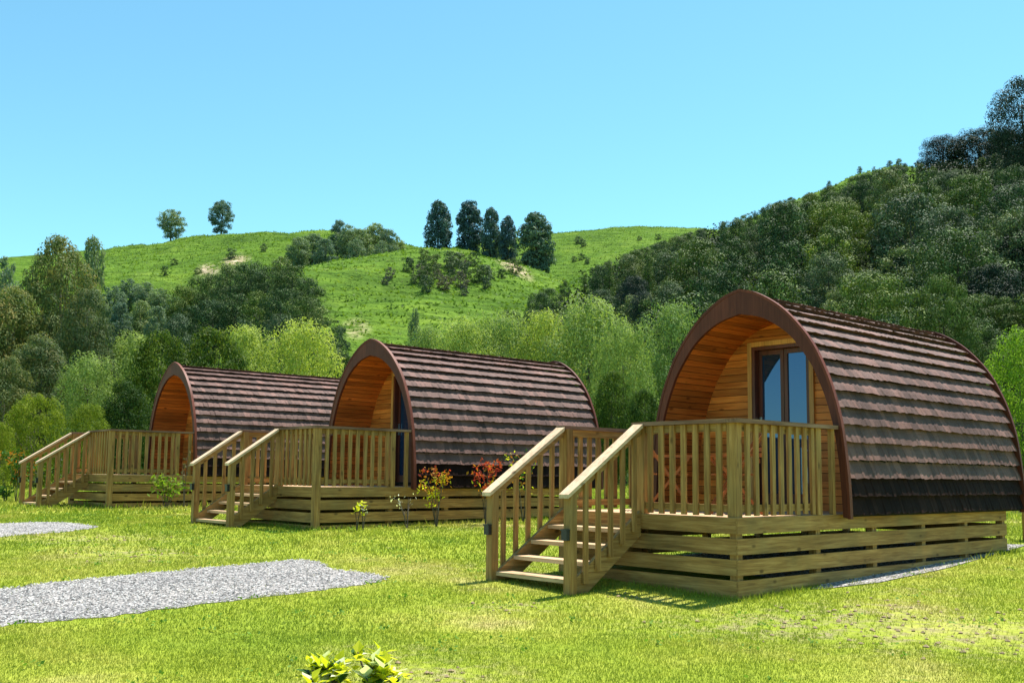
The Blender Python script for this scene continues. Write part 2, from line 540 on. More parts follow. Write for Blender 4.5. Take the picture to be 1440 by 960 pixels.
# every hill: sight-line slope of its crest over azimuth, depth of the crest, depth of its foot
LAYERS = [
    dict(r=ridge([(-900, 420), (-300, 372), (0, 372), (80, 366), (150, 356), (230, 348), (330, 335), (400, 332), (470, 329), (530, 335), (580, 350), (660, 372), (760, 420)], None),
         D1=([-900, 760], [330, 330]), D0=95, p=0.85, fall=0.25),
    dict(r=ridge([(150, 600), (260, 520), (340, 440), (400, 396), (430, 379), (500, 365), (560, 353), (600, 346), (640, 343), (680, 352), (720, 364), (770, 384), (830, 404), (920, 450), (1000, 520)], None),
         D1=([150, 430, 640, 1000], [150, 190, 235, 200]), D0=72, p=0.9, fall=0.45),
    dict(r=ridge([(560, 420), (640, 352), (700, 340), (780, 333), (850, 327), (900, 323), (960, 326), (1050, 330), (1200, 340), (1500, 360)], None),
         D1=([560, 1500], [430, 430]), D0=150, p=0.9, fall=0.2),
    dict(r=ridge([(640, 520), (700, 455), (760, 420), (820, 392), (880, 368), (950, 344), (1000, 328), (1050, 312), (1100, 293), (1150, 274), (1200, 255), (1260, 239), (1310, 246), (1370, 252), (1440, 235), (1600, 190), (1900, 130), (2400, 100)], None),
         D1=([640, 900, 1150, 1300, 1440, 1700], [130, 200, 265, 230, 185, 160]), D0=62, p=0.95, fall=0.35),
]
for L in LAYERS:
    L['d1q'] = np.array([yq(p) for p in L['D1'][0]])


def hill_base(x, y):
    x = np.asarray(x, float)
    y = np.asarray(y, float)
    q = x / np.maximum(y, 1)
    base = lawn_z(x, y)
    hs = []
    for L in LAYERS:
        qs, ss, _ = L['r']
        s = np.interp(q, qs, ss)
        d1 = np.interp(q, L['d1q'], L['D1'][1])
        top = EYE + s * d1 - np.interp(d1, GY, GZ)
        t = np.clip((y - L['D0']) / (d1 - L['D0']), 0, 1)
        # concave foot, then an even slope, rounded crest
        shape = t ** (1.25) * (1 - 0.0 * t)
        shape = np.where(t > 0, (0.55 * t + 0.45 * (t * t * (3 - 2 * t))), 0)
        h = top * shape - np.maximum(y - d1, 0) * L['fall']
        h = np.where(y <= L['D0'], -4.0, h)
        hs.append(np.maximum(h, -5))
    hs = np.array(hs)
    k = 0.9
    h = np.log(np.exp(np.clip(hs / k, -20, 300)).sum(0) + 1.0) * k - k * math.log(1.0)
    return base + np.maximum(h, -0.4)


def terr_noise(x, y):
    a = mnoise.fractal(Vector((x * 0.016, y * 0.016, 3.1)), 0.8, 2.1, 5)
    b = mnoise.fractal(Vector((x * 0.07, y * 0.05, 8.1)), 0.9, 2.0, 3)
    return a * 3.2 + b * 1.0


def hill_z(x, y):
    k = min(max((y - 70) / 60, 0), 1)
    return float(hill_base(x, y)) + terr_noise(x, y) * k * 0.8


def grid_mesh(name, xs2, ys2, zs2, mat, attrs=None):
    ny, nx = xs2.shape
    me = bpy.data.meshes.new(name)
    co = np.stack([xs2, ys2, zs2], -1).reshape(-1, 3)
    me.vertices.add(len(co))
    me.vertices.foreach_set('co', co.astype(np.float32).ravel())
    idx = np.arange(nx * ny).reshape(ny, nx)
    f = np.stack([idx[:-1, :-1], idx[:-1, 1:], idx[1:, 1:], idx[1:, :-1]], -1).reshape(-1, 4)
    me.loops.add(f.size)
    me.loops.foreach_set('vertex_index', f.astype(np.int32).ravel())
    me.polygons.add(len(f))
    me.polygons.foreach_set('loop_start', np.arange(0, f.size, 4, dtype=np.int32))
    me.polygons.foreach_set('loop_total', np.full(len(f), 4, dtype=np.int32))
    me.polygons.foreach_set('use_smooth', np.ones(len(f), dtype=bool))
    me.materials.append(mat)
    for k, arr in (attrs or {}).items():
        a = me.attributes.new(k, 'FLOAT', 'POINT')
        a.data.foreach_set('value', arr.astype(np.float32).ravel())
    me.update()
    return me


def near_px(x, y, z, cx, cy, rx, ry, ang=0.0):
    """1 inside a patch of slope seen around a spot, 0 outside (patch lives on the terrain)"""
    q = x / y
    s = (z - EYE) / y
    qa, sa = ray(cx, cy)
    dx = (q - qa) * F
    dy = (s - sa) * F
    c, sn = math.cos(ang), math.sin(ang)
    u, v = dx * c + dy * sn, -dx * sn + dy * c
    d = np.sqrt((u / rx) ** 2 + (v / ry) ** 2)
    return np.clip(1.6 - 1.3 * d, 0, 1)


def make_terrain():
    qs = np.concatenate([np.linspace(-1.6, -0.62, 40)[:-1], np.linspace(-0.62, 0.62, 300), np.linspace(0.62, 1.6, 40)[1:]])
    ds = np.concatenate([np.linspace(57, 70, 8)[:-1], 70 * np.exp(np.linspace(0, math.log(620 / 70), 210))])
    Q, D = np.meshgrid(qs, ds)
    X = Q * D
    Z = hill_base(X, D)
    N = np.array([terr_noise(a, b) for a, b in zip(X.ravel(), D.ravel())]).reshape(X.shape)
    kk = np.clip((D - 70) / 60, 0, 1)
    Z = Z + N * kk * 0.8
    Z[D < 58.5] -= 0.05
    front = D < 345
    scar = np.maximum(near_px(X, D, Z, 330, 366, 20, 7, 0.2), near_px(X, D, Z, 292, 380, 16, 9))
    scar = np.maximum(scar, near_px(X, D, Z, 718, 372, 36, 9, -0.62))
    scar = np.maximum(scar, 0.55 * near_px(X, D, Z, 500, 462, 20, 14))
    scar = scar * front
    # scrubby ground under the bush of the right-hand hill and in the left gully
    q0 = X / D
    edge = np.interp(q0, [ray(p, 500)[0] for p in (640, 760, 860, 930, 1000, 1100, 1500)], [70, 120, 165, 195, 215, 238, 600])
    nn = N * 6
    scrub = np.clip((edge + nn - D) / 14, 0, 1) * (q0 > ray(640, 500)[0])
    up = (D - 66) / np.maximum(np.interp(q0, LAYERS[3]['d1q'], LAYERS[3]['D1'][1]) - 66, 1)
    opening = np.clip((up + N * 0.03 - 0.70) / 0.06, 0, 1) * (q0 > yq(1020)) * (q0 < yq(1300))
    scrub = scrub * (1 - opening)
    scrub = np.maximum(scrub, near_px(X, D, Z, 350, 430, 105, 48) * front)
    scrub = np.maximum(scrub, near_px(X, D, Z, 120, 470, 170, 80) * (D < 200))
    me = grid_mesh('hills', X, D, Z, M_HILL, {'scar': scar, 'scrub': np.clip(scrub, 0, 1)})
    o = link('hills', me)
    tag(o, 'bright green pasture hills with dark bush and bare earth scars behind the cabins', None, None, 'structure')
    # lawn
    xs = np.linspace(-110, 110, 330)
    ys = np.concatenate([np.linspace(-40, 4, 20)[:-1], np.linspace(4, 30, 180)[:-1], np.linspace(30, 59, 60)])
    X, Y = np.meshgrid(xs, ys)
    Z = np.interp(Y, GY, GZ)
    worn = np.zeros_like(X)
    for (px, py, r) in ((1190, 880, 0.9), (1330, 885, 1.0), (1420, 900, 0.9), (1100, 882, 0.7), (725, 853, 0.3), (590, 948, 0.45), (565, 915, 0.3), (130, 757, 0.8), (180, 780, 0.8), (700, 800, 0.6), (1240, 855, 0.5), (1290, 830, 0.4), (660, 742, 0.8)):
        gx, gy, gz = ground_at(px, py)
        d = np.hypot((X - gx) / 1.6, Y - gy)
        worn = np.maximum(worn, np.clip(1.5 - d / r, 0, 1))
    me = grid_mesh('lawn', X, Y, Z, M_LAWN, {'worn': worn})
    o = link('lawn', me)
    tag(o, 'sunlit short green lawn with yellow and bare patches', None, None, 'structure')


def ground_at(px, py):
    a, b = ray(px, py)
    D = 10.0
    for _ in range(60):
        D2 = (EYE - float(np.interp(D, GY, GZ))) / max(-b, 1e-4)
        D = 0.5 * D + 0.5 * D2
    return a * D, D, float(np.interp(D, GY, GZ))


def at(px, D, py=600):
    """world x at depth D for an image column"""
    return ray(px, py)[0] * D


make_terrain()

# ------------------------------------------------------------------ gravel
CAB = [  # X, Y, deck Z, yaw, W, s, t, zn, ground depth
    (2.2726, 10.1542, -0.3961 + EYE, 0.7293, 2.541, 1.357, 1.136, 0.247, 0.80, 0.82),
    (-3.1742, 16.4115, -0.2100 + EYE, 0.7412, 2.598, 1.317, 0.895, 0.410, 0.69, 0.73),
    (-8.8188, 22.1460, -0.0550 + EYE, 0.7215, 2.592, 1.367, 1.095, 0.295, 0.72, 0.81),
]


def local(i, x, y):
    X, Y, _, a = CAB[i][:4]
    dx, dy = x - X, y - Y
    return dx * np.cos(a) + dy * np.sin(a), -dx * np.sin(a) + dy * np.cos(a)


def to_world(i, u, v):
    X, Y, _, a = CAB[i][:4]
    return X + u * math.cos(a) - v * math.sin(a), Y + u * math.sin(a) + v * math.cos(a)


def in_poly(x, y, poly):
    inside = np.zeros(np.shape(x), bool)
    n = len(poly)
    for i in range(n):
        x1, y1 = poly[i]
        x2, y2 = poly[(i + 1) % n]
        c = ((y1 > y) != (y2 > y)) & (x < (x2 - x1) * (y - y1) / (y2 - y1 + 1e-12) + x1)
        inside ^= c
    return inside


def smooth_poly(pts, jit, n=9):
    out = []
    k = len(pts)
    for i in range(k):
        p0, p1, p2, p3 = (np.array(pts[(i + j - 1) % k]) for j in range(4))
        for t in np.linspace(0, 1, n, endpoint=False):
            p = 0.5 * ((2 * p1) + (-p0 + p2) * t + (2 * p0 - 5 * p1 + 4 * p2 - p3) * t * t + (-p0 + 3 * p1 - 3 * p2 + p3) * t ** 3)
            out.append((p[0] + random.uniform(-jit, jit), p[1] + random.uniform(-jit, jit)))
    return out


def gravel_pad(pix, name, label, jit=0.05):
    poly = smooth_poly([ground_at(*p)[:2] for p in pix], jit)
    mb = MB()
    n = len(poly)
    # triangulated grid keeps to the slope: thin strips between sorted boundary
    cx, cy = np.mean([p[0] for p in poly]), np.mean([p[1] for p in poly])
    import bmesh
    bm = bmesh.new()
    vs = [bm.verts.new((p[0], p[1], 0)) for p in poly]
    f = bm.faces.new(vs)
    bmesh.ops.triangulate(bm, faces=[f])
    bmesh.ops.subdivide_edges(bm, edges=bm.edges[:], cuts=2, use_grid_fill=True)
    for v in bm.verts:
        v.co.z = float(np.interp(v.co.y, GY, GZ)) + 0.005
    me = bpy.data.meshes.new(name)
    bm.normal_update()
    bm.to_mesh(me)
    bm.free()
    me.materials.append(M_GRAVEL)
    o = link(name, me)
    tag(o, label, None, None, 'structure')
    return poly


PAD1 = gravel_pad([(-160, 842), (0, 827), (140, 812), (280, 799), (420, 787), (445, 790), (475, 801), (505, 803), (546, 812), (520, 820), (480, 826), (300, 848), (140, 868), (0, 880), (-180, 900)], 'gravel_pad', 'grey gravel parking pad in front of the middle cabin')
PAD2 = gravel_pad([(-90, 742), (0, 736), (60, 734), (100, 735), (137, 741), (90, 748), (40, 751), (0, 755), (-100, 762)], 'gravel_pad', 'small pale gravel pad in front of the farthest cabin')
_p3 = [to_world(0, 1.5, -0.02), ground_at(1222, 821)[:2], ground_at(1270, 812)[:2], ground_at(1335, 798)[:2], ground_at(1400, 779)[:2], ground_at(1436, 767)[:2], to_world(0, 7.3, 0.3), to_world(0, 7.2, 2.6), to_world(0, 1.5, 2.5)]


def strip():
    import bmesh
    poly = smooth_poly(_p3[:6], 0.0)[: 5 * 9] + _p3[6:]
    poly = [(p[0], p[1]) for p in poly]
    bm = bmesh.new()
    f = bm.faces.new([bm.verts.new((p[0], p[1], 0)) for p in poly])
    bmesh.ops.triangulate(bm, faces=[f])
    bmesh.ops.subdivide_edges(bm, edges=bm.edges[:], cuts=2, use_grid_fill=True)
    for v in bm.verts:
        v.co.z = float(np.interp(v.co.y, GY, GZ)) + 0.010
    me = bpy.data.meshes.new('gravel_strip')
    bm.to_mesh(me)
    bm.free()
    me.materials.append(M_GRAVEL)
    tag(link('gravel_strip', me), 'grey gravel strip along the foot of the nearest cabin', None, None, 'structure')
    return poly


PAD3 = strip()


def stones():
    P = []
    for poly, n in ((PAD1, 5200), (PAD2, 900), (PAD3, 1500)):
        a = np.array(poly)
        lo, hi = a.min(0), a.max(0)
        c = 0
        while c < n:
            x = rng.uniform(lo[0], hi[0], n)
            y = rng.uniform(lo[1], hi[1], n)
            ok = in_poly(x, y, poly)
            P.append(np.stack([x[ok], y[ok]], 1))
            c += ok.sum()
    P = np.concatenate(P)
    n = len(P)
    z = np.interp(P[:, 1], GY, GZ) + 0.012
    r = rng.uniform(0.006, 0.016, n)
    octa = np.array([(1, 0, 0), (0, 1, 0), (-1, 0, 0), (0, -1, 0), (0, 0, .7), (0, 0, -.4)])
    tri = [(0, 1, 4), (1, 2, 4), (2, 3, 4), (3, 0, 4)]
    ang = rng.uniform(0, 6.28, n)
    sx, sy = rng.uniform(.7, 1.3, n), rng.uniform(.6, 1.2, n)
    V = np.empty((n, 6, 3))
    for k in range(6):
        a, b, c = octa[k]
        x, y = a * sx * r, b * sy * r
        V[:, k, 0] = P[:, 0] + x * np.cos(ang) - y * np.sin(ang)
        V[:, k, 1] = P[:, 1] + x * np.sin(ang) + y * np.cos(ang)
        V[:, k, 2] = z + c * r + 0.003
    me = bpy.data.meshes.new('gravel_stones')
    me.from_pydata(V.reshape(-1, 3).tolist(), [], [tuple(6 * i + j for j in t) for i in range(n) for t in tri])
    me.materials.append(M_STONE)
    tag(link('gravel_stones', me), 'loose grey stones lying on the gravel pads', 'gravel', None, 'stuff')


stones()


# ------------------------------------------------------------------ grass blades
def blades():
    bands = [(5.0, 8.5, 5200, 0.0062, 0.024), (8.5, 13.0, 2300, 0.009, 0.028), (13.0, 20.0, 700, 0.016, 0.040), (20.0, 34.0, 150, 0.034, 0.075), (34.0, 57.0, 38, 0.07, 0.12)]
    out = []
    for d0, d1, dens, w, h in bands:
        half0 = 0.62 if d1 < 14 else 0.85
        area = half0 * (d1 * d1 - d0 * d0)
        n = int(area * dens)
        y = np.sqrt(rng.uniform(d0 * d0, d1 * d1, n))
        x = rng.uniform(-half0, half0, n) * y
        keep = np.ones(n, bool)
        for poly in (PAD1, PAD2, PAD3):
            ins = in_poly(x + rng.normal(size=n) * 0.05 + 0.05 * np.sin(y * 13), y + rng.normal(size=n) * 0.05 + 0.05 * np.sin(x * 11), poly)
            keep &= ~(ins & (rng.random(n) > 0.008))
        for i in range(3):
            u, v = local(i, x, y)
            keep &= ~((u > 0.02) & (u < 6.5) & (v > 0.02) & (v < CAB[i][4]))
        # thinner where worn
        for (px, py, r) in ((1190, 880, 0.7), (1330, 885, 0.8), (1420, 900, 0.7), (725, 853, 0.25), (590, 948, 0.3), (180, 780, 0.5), (130, 757, .5), (1240, 855, .35)):
            gx, gy, _ = ground_at(px, py)
            d = np.hypot((x - gx) / 1.6, y - gy)
            nz = np.sin(x * 9 + y * 5) * np.sin(y * 11 - x * 4) * 0.25
            keep &= ~((d / r + nz < 0.9) & (rng.random(n) > 0.5))
        x, y = x[keep], y[keep]
        n = len(x)
        z = np.interp(y, GY, GZ)
        lump = 1 + 0.22 * np.sin(x * 2.3 + 1.3 * np.sin(y * 1.7)) * np.sin(y * 2.9 + 1.1 * np.sin(x * 1.3))
        hh = h * rng.uniform(0.5, 1.25, n) * lump
        tall = rng.random(n) > 0.985
        hh[tall] *= 1.8
        # ranker growth along the skirting
        for i in range(3):
            u, v = local(i, x, y)
            e = ((u > -0.15) & (u < 6.5) & (v > -0.22) & (v < 0.05)) | ((u > -0.2) & (u < 0.03) & (v > 0) & (v < 1.3))
            hh[e] *= 1.9
        ww = w * rng.uniform(0.7, 1.3, n)
        a = rng.uniform(0, 2 * math.pi, n)
        la = rng.uniform(0, 2 * math.pi, n)
        le = hh * rng.uniform(0.1, 0.9, n)
        V = np.empty((n, 3, 3))
        V[:, 0, 0] = x - np.cos(a) * ww / 2
        V[:, 0, 1] = y - np.sin(a) * ww / 2
        V[:, 1, 0] = x + np.cos(a) * ww / 2
        V[:, 1, 1] = y + np.sin(a) * ww / 2
        V[:, 0, 2] = V[:, 1, 2] = z - 0.003
        V[:, 2, 0] = x + np.cos(la) * le
        V[:, 2, 1] = y + np.sin(la) * le
        V[:, 2, 2] = z + hh
        out.append(V.reshape(-1, 3))
    V = np.concatenate(out)
    tag(link('grass', np_mesh('grass', V, 3, M_BLADE)), 'short sunlit grass blades covering the lawn', 'grass', None, 'stuff')


blades()


def weeds():
    R = np.random.default_rng(31)
    Ps, Ns = [], []
    for _ in range(520):
        y = math.sqrt(R.uniform(5.2 ** 2, 24 ** 2))
        x = R.uniform(-0.56, 0.56) * y
        if any(in_poly(np.array([x]), np.array([y]), p)[0] for p in (PAD1, PAD2, PAD3)):
            continue
        bad = False
        for i in range(3):
            u, v = local(i, x, y)
            bad |= -1.3 < u < 6.6 and -0.05 < v < CAB[i][4] + 0.1
        if bad:
            continue
        z = float(np.interp(y, GY, GZ))
        k = R.integers(6, 16)
        r = R.uniform(0.03, 0.10)
        P = np.stack([x + R.normal(size=k) * r, y + R.normal(size=k) * r, z + 0.02 + R.random(k) * 0.03], 1)
        N = R.normal(size=(k, 3)) * 0.5
        N[:, 2] += 0.8
        Ps.append(P)
        Ns.append(N)
    V = leaf_quads(np.concatenate(Ps), np.concatenate(Ns), 0.036, 0.024, R)
    tag(link('lawn_weeds', np_mesh('lawn_weeds', V, 4, L_WEED)), 'small broad-leaved weeds and clover scattered through the lawn', 'weeds', None, 'stuff')




def clods():
    mb = MB()
    for (px, py, r, n) in ((1190, 880, 0.7, 40), (1330, 885, 0.9, 70), (1420, 900, 0.8, 60), (725, 853, 0.22, 14), (590, 948, 0.28, 20), (180, 780, 0.6, 22), (130, 757, .6, 16), (885, 838, 0.2, 10), (1240, 852, .5, 20)):
        gx, gy, gz = ground_at(px, py)
        for _ in range(n):
            x, y = gx + random.gauss(0, r), gy + random.gauss(0, r * 0.6)
            z = float(np.interp(y, GY, GZ))
            s = random.uniform(0.008, 0.028)
            vs = []
            for th, ph in ((0, -1), *((k * 1.2566, 0) for k in range(5)), (0, 1)):
                if ph == 0:
                    rr = s * random.uniform(0.7, 1.3)
                    vs.append((x + math.cos(th) * rr, y + math.sin(th) * rr, z + s * random.uniform(0.1, 0.5)))
                else:
                    vs.append((x, y, z + (s * 0.9 if ph > 0 else -0.01)))
            mb.add(vs, [(6, 1 + k, 1 + (k + 1) % 5) for k in range(5)] + [(0, 1 + (k + 1) % 5, 1 + k) for k in range(5)])
    tag(mb.build('soil_clods', M_SOIL), 'small crumbs of dry brown soil scattered over bare patches of lawn', 'soil', None, 'stuff')


clods()

# ------------------------------------------------------------------ cabins
UA, UB, UW = 1.951, 6.794, 2.80
OUT = [(-.05, 1.447), (.3, 1.435), (.58, 1.412), (1.05, 1.352), (1.47, 1.24), (1.75, 1.125), (1.93, 1.035), (2.12, .905), (2.33, .72), (2.48, .55), (2.61, .35), (2.69, .18), (2.735, 0.0)]
INN = [(-.03, 1.362), (.3, 1.345), (.64, 1.318), (.99, 1.265), (1.32, 1.175), (1.6, 1.06), (1.76, .975), (2.06, .75), (2.24, .53), (2.36, .30), (2.43, 0.0)]


def catmull(pts, n=8):
    P = [np.array(p, float) for p in pts]
    P = [2 * P[0] - P[1]] + P + [2 * P[-1] - P[-2]]
    out = []
    for i in range(1, len(P) - 2):
        p0, p1, p2, p3 = P[i - 1:i + 3]
        for t in np.linspace(0, 1, n, endpoint=False):
            out.append(0.5 * ((2 * p1) + (-p0 + p2) * t + (2 * p0 - 5 * p1 + 4 * p2 - p3) * t * t + (-p0 + 3 * p1 - 3 * p2 + p3) * t ** 3))
    out.append(P[-2])
    return np.array(out)   # (z, halfwidth)


OUTC, INNC = catmull(OUT), catmull(INN)


def arc(curve):
    d = np.hypot(*np.diff(curve, axis=0).T)
    return np.concatenate([[0], np.cumsum(d)])


def by_arc(curve, s):
    a = arc(curve)
    z = np.interp(s, a, curve[:, 0])
    h = np.interp(s, a, curve[:, 1])
    e = 0.01
    z1, h1 = np.interp(min(s + e, a[-1]), a, curve[:, 0]), np.interp(min(s + e, a[-1]), a, curve[:, 1])
    z0, h0 = np.interp(max(s - e, 0), a, curve[:, 0]), np.interp(max(s - e, 0), a, curve[:, 1])
    tz, th = z1 - z0, h1 - h0
    l = math.hypot(tz, th)
    # outward normal in (z, h)
    return z, h, (-th / l, tz / l)


def hw(curve, z):
    return float(np.interp(z, curve[:, 0], curve[:, 1]))


def resample(curve, n):
    a = arc(curve)
    return [(np.interp(s, a, curve[:, 0]), np.interp(s, a, curve[:, 1])) for s in np.linspace(0, a[-1], n)]


def roof_mesh(cy, seed):
    """courses of pressed tiles from eave to ridge on both flanks"""
    R = np.random.default_rng(seed)
    total = arc(OUTC)[-1]
    s_start, s_end = 0.045, total - 0.03
    nc = 16
    x0, x1 = UA + 0.015, UB - 0.015
    V, Fc, var, mi = [], [], [], []
    step = 0.024
    xs = np.arange(x0, x1 + step, step)
    xs[-1] = x1
    nx = len(xs)
    expo = (s_end - s_start) / nc
    for side in (1, -1):
        for k in range(nc):
            dark = 1 if k < 2 else 0  # lowest courses use the tile copy with shade in its colour
            sb, st = s_start + k * expo, s_start + (k + 1) * expo + 0.02
            st = min(st, total - 0.004)
            # shake pattern along the length
            h = np.zeros(nx)
            drop = np.zeros(nx)
            tone = np.zeros(nx)
            x = x0 - R.uniform(0, 0.15)
            while x < x1:
                w = R.choice([0.085, 0.11, 0.14, 0.17]) * R.uniform(0.9, 1.1)
                sel = (xs >= x) & (xs < x + w)
                t = (xs[sel] - x) / w
                amp = R.uniform(0.004, 0.017)
                h[sel] = amp * (1 - t) ** 0.6 + 0.002
                drop[sel] = R.uniform(-0.006, 0.006) + (t - 0.5) * R.uniform(-0.012, 0.02)
                tone[sel] = R.uniform(0, 1)
                x += w
            rows = []
            for fr, lift in ((0.16, -0.036), (0.0, 0.018), (0.32, 0.001), (0.72, -0.026), (1.0, -0.0335)):
                s = sb + (st - sb) * fr
                row = []
                for j in range(nx):
                    ss = max(s + (drop[j] * (1 - fr)), 0.0)
                    z, hh, n = by_arc_fast(ss)
                    off = -0.062 + 0.018 + lift + (h[j] * (1 - 0.7 * fr) if lift > -0.035 else 0)
                    zz, yy = z + n[0] * off, hh + n[1] * off
                    row.append((xs[j], cy + side * max(yy, 0.0), zz))
                rows.append(row)
            o = len(V)
            for row in rows:
                V.extend(row)
                var.extend(tone)
            for r in range(4):
                for j in range(nx - 1):
                    a, b, c, d = o + r * nx + j, o + r * nx + j + 1, o + (r + 1) * nx + j + 1, o + (r + 1) * nx + j
                    Fc.append((a, b, c, d) if side < 0 else (d, c, b, a))
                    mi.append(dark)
    me = bpy.data.meshes.new('roof')
    me.from_pydata(V, [], Fc)
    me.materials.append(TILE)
    me.materials.append(TILE_SHADED)
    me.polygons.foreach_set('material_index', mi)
    a = me.attributes.new('tilevar', 'FLOAT', 'POINT')
    a.data.foreach_set('value', np.array(var, dtype=np.float32))
    me.update()
    return me


_T = arc(OUTC)[-1]
_tab = [by_arc(OUTC, s) for s in np.linspace(0, _T, 1600)]


def by_arc_fast(s):
    return _tab[min(int(s / _T * 1599 + 0.5), 1599)]


def ring(mb, outer, inner, x0, x1, cy, n=64, mi=0):
    A, B = resample(outer, n), resample(inner, n)
    for side in (1, -1):
        o = []
        for (z, h), (z2, h2) in zip(A, B):
            for x in (x0, x1):
                o.append((x, cy + side * h, z))
                o.append((x, cy + side * h2, z2))
        fs = []
        for i in range(n - 1):
            a = i * 4
            b = a + 4
            q = [(a, a + 1, b + 1, b), (a + 2, b + 2, b + 3, a + 3), (a, b, b + 2, a + 2), (a + 1, a + 3, b + 3, b + 1)]
            fs += q if side > 0 else [tuple(reversed(f)) for f in q]
        fs.append((0, 2, 3, 1))
        mb.add(o, fs, mi)


def offset_curve(curve, d):
    pts = []
    T = arc(curve)[-1]
    for s in np.linspace(0, T, 70):
        z, h, n = by_arc(curve, s)
        pts.append((z + n[0] * d, max(h + n[1] * d, 0.0)))
    pts[-1] = (pts[-1][0] if pts[-1][1] == 0 else pts[-1][0], 0.0)
    return np.array(pts)


def make_pod(i):
    X, Y, Z, a, W = CAB[i][:5]
    cy = W / 2 + 0.0316
    root = empty('cabin', (X, Y, Z), a)
    # centre the root under the shell
    labels = ['nearest arched timber cabin with glazed double door, filling the right of the photo',
              'middle arched timber cabin with brown tiled roof, behind the red-tipped shrubs',
              'farthest arched timber cabin at the left, partly hidden by the middle cabin']
    tag(root, labels[i], 'cabin', 'arched tiled glamping cabins')
    # front and rear arch boards
    mb = MB()
    ring(mb, OUTC, INNC, UA - 0.045, UA, cy)
    ring(mb, offset_curve(OUTC, 0.012), offset_curve(OUTC, -0.02), UA - 0.052, UA + 0.004, cy)
    mb.build('front_arch', ARCH, root)
    mb = MB()
    ring(mb, offset_curve(OUTC, 0.003), offset_curve(OUTC, -0.09), UB - 0.05, UB, cy)
    mb.build('rear_arch', ARCH, root)
    # roof
    rf = link('roof', roof_mesh(cy, 40 + i), root)
    # inner shell of the porch, boards running lengthwise
    mb = MB()
    IC = offset_curve(INNC, 0.003)
    T = arc(IC)[-1]
    nb = 36
    for side in (1, -1):
        for k in range(nb):
            s0, s1 = T * k / nb + 0.004, T * (k + 1) / nb - 0.004
            z0, h0, n0 = by_arc(IC, s0)
            z1, h1, n1 = by_arc(IC, s1)
            t = 0.008
            vs = []
            for x in (UA, UW + 0.02):
                vs += [(x, cy + side * h0, z0), (x, cy + side * max(h1, 0.001), z1), (x, cy + side * (max(h1, 0) + n1[1] * t), z1 + n1[0] * t), (x, cy + side * (h0 + n0[1] * t), z0 + n0[0] * t)]
            mb.add(vs, [(0, 1, 2, 3), (7, 6, 5, 4), (0, 4, 5, 1), (1, 5, 6, 2), (2, 6, 7, 3), (3, 7, 4, 0)])
    lin = mb.build('porch_lining', CEDAR_L, root)
    mb = MB()
    ring(mb, offset_curve(INNC, 0.0155), offset_curve(INNC, 0.0125), UA, UB - 0.095, cy, 60)
    mb.build('shell', DARKIN, root)
    # front wall of horizontal boards around the door
    mb = MB()
    bh = 0.094
    z = 0.0
    while z < 2.40:
        z1 = min(z + bh - 0.007, 2.435)
        ha, hb = hw(IC, z + 0.002), hw(IC, z1)
        x0, x1 = UW, UW + 0.02
        if z < 2.18:
            zt = min(z1, 2.18)
            for sd in (1, -1):
                pts = [(cy + sd * 0.48, z), (cy + sd * ha, z), (cy + sd * hb, zt), (cy + sd * 0.48, zt)]
                if hb > 0.5:
                    mb.prism_x(pts, x0, x1)
        if z1 > 2.18:
            za = max(z, 2.182)
            hc = hw(IC, za)
            mb.prism_x([(cy - hc, za), (cy + hc, za), (cy + hb, z1), (cy - hb, z1)], x0, x1)
        z += bh
    wall = mb.build('front_wall', CEDAR_V, root)
    mb = MB()
    pts = [(cy + h, zz) for zz, h in resample(IC, 24)] + [(cy - h, zz) for zz, h in reversed(resample(IC, 24)[:-1])]
    mb.prism_x(pts, UW + 0.14, UW + 0.16)
    mb.prism_x([(cy + h * 1.012, zz) for zz, h in resample(IC, 24)] + [(cy - h * 1.012, zz) for zz, h in reversed(resample(IC, 24)[:-1])], UB - 0.09, UB - 0.05)
    # dark felt behind the board joints beside and above the door
    for sd in (1, -1):
        pp = [(cy + sd * 0.485, 0.0)] + [(cy + sd * h, zz) for zz, h in resample(IC, 30) if h > 0.5 and zz > 0] + [(cy + sd * 0.485, hw(IC[::-1, ::-1], 0.5) if False else 2.2)]
        mb.prism_x(pp if sd > 0 else pp[::-1], UW + 0.022, UW + 0.03)
    mb.build('wall_backing', DARKIN, root)
    # floor under the shell
    mb = MB()
    mb.box(UW + 0.03, UB - 0.1, cy - 1.28, cy + 1.28, 0.03, 0.07)
    mb.build('floor_panel', DARKIN, root)
    # door
    mb = MB()
    for sd in (1, -1):
        mb.box(UW - 0.03, UW + 0.025, *sorted((cy + sd * 0.43, cy + sd * 0.492)), 0.0, 2.19)
    mb.box(UW - 0.032, UW + 0.025, cy - 0.43, cy + 0.43, 2.13, 2.192)
    mb.build('door_trim', TRIM_Z, root)
    mb = MB()
    for sd in (1, -1):
        mb.box(UW - 0.02, UW + 0.125, *sorted((cy + sd * 0.385, cy + sd * 0.43)), 0.0, 2.128)
    mb.box(UW - 0.018, UW + 0.124, cy - 0.385, cy + 0.385, 2.085, 2.127)
    mb.build('door_frame', DOORW, root)
    UD = UW + 0.07
    for sd in (1, -1):
        mb = MB()
        y0, y1 = sorted((cy + sd * 0.004, cy + sd * 0.383))
        sw = 0.05
        mb.box(UD + 0.005, UD + 0.05, y0, y0 + sw, 0.01, 2.082)
        mb.box(UD + 0.005, UD + 0.05, y1 - sw, y1, 0.01, 2.082)
        mb.box(UD + 0.006, UD + 0.049, y0 + sw, y1 - sw, 2.02, 2.081)
        mb.box(UD + 0.006, UD + 0.049, y0 + sw, y1 - sw, 0.011, 0.2)
        dr = mb.build('door', DOORW, root)
        mb = MB()
        mb.box(UD + 0.022, UD + 0.034, y0 + sw, y1 - sw, 0.2, 2.02)
        mb.build('pane', GLASS, dr)
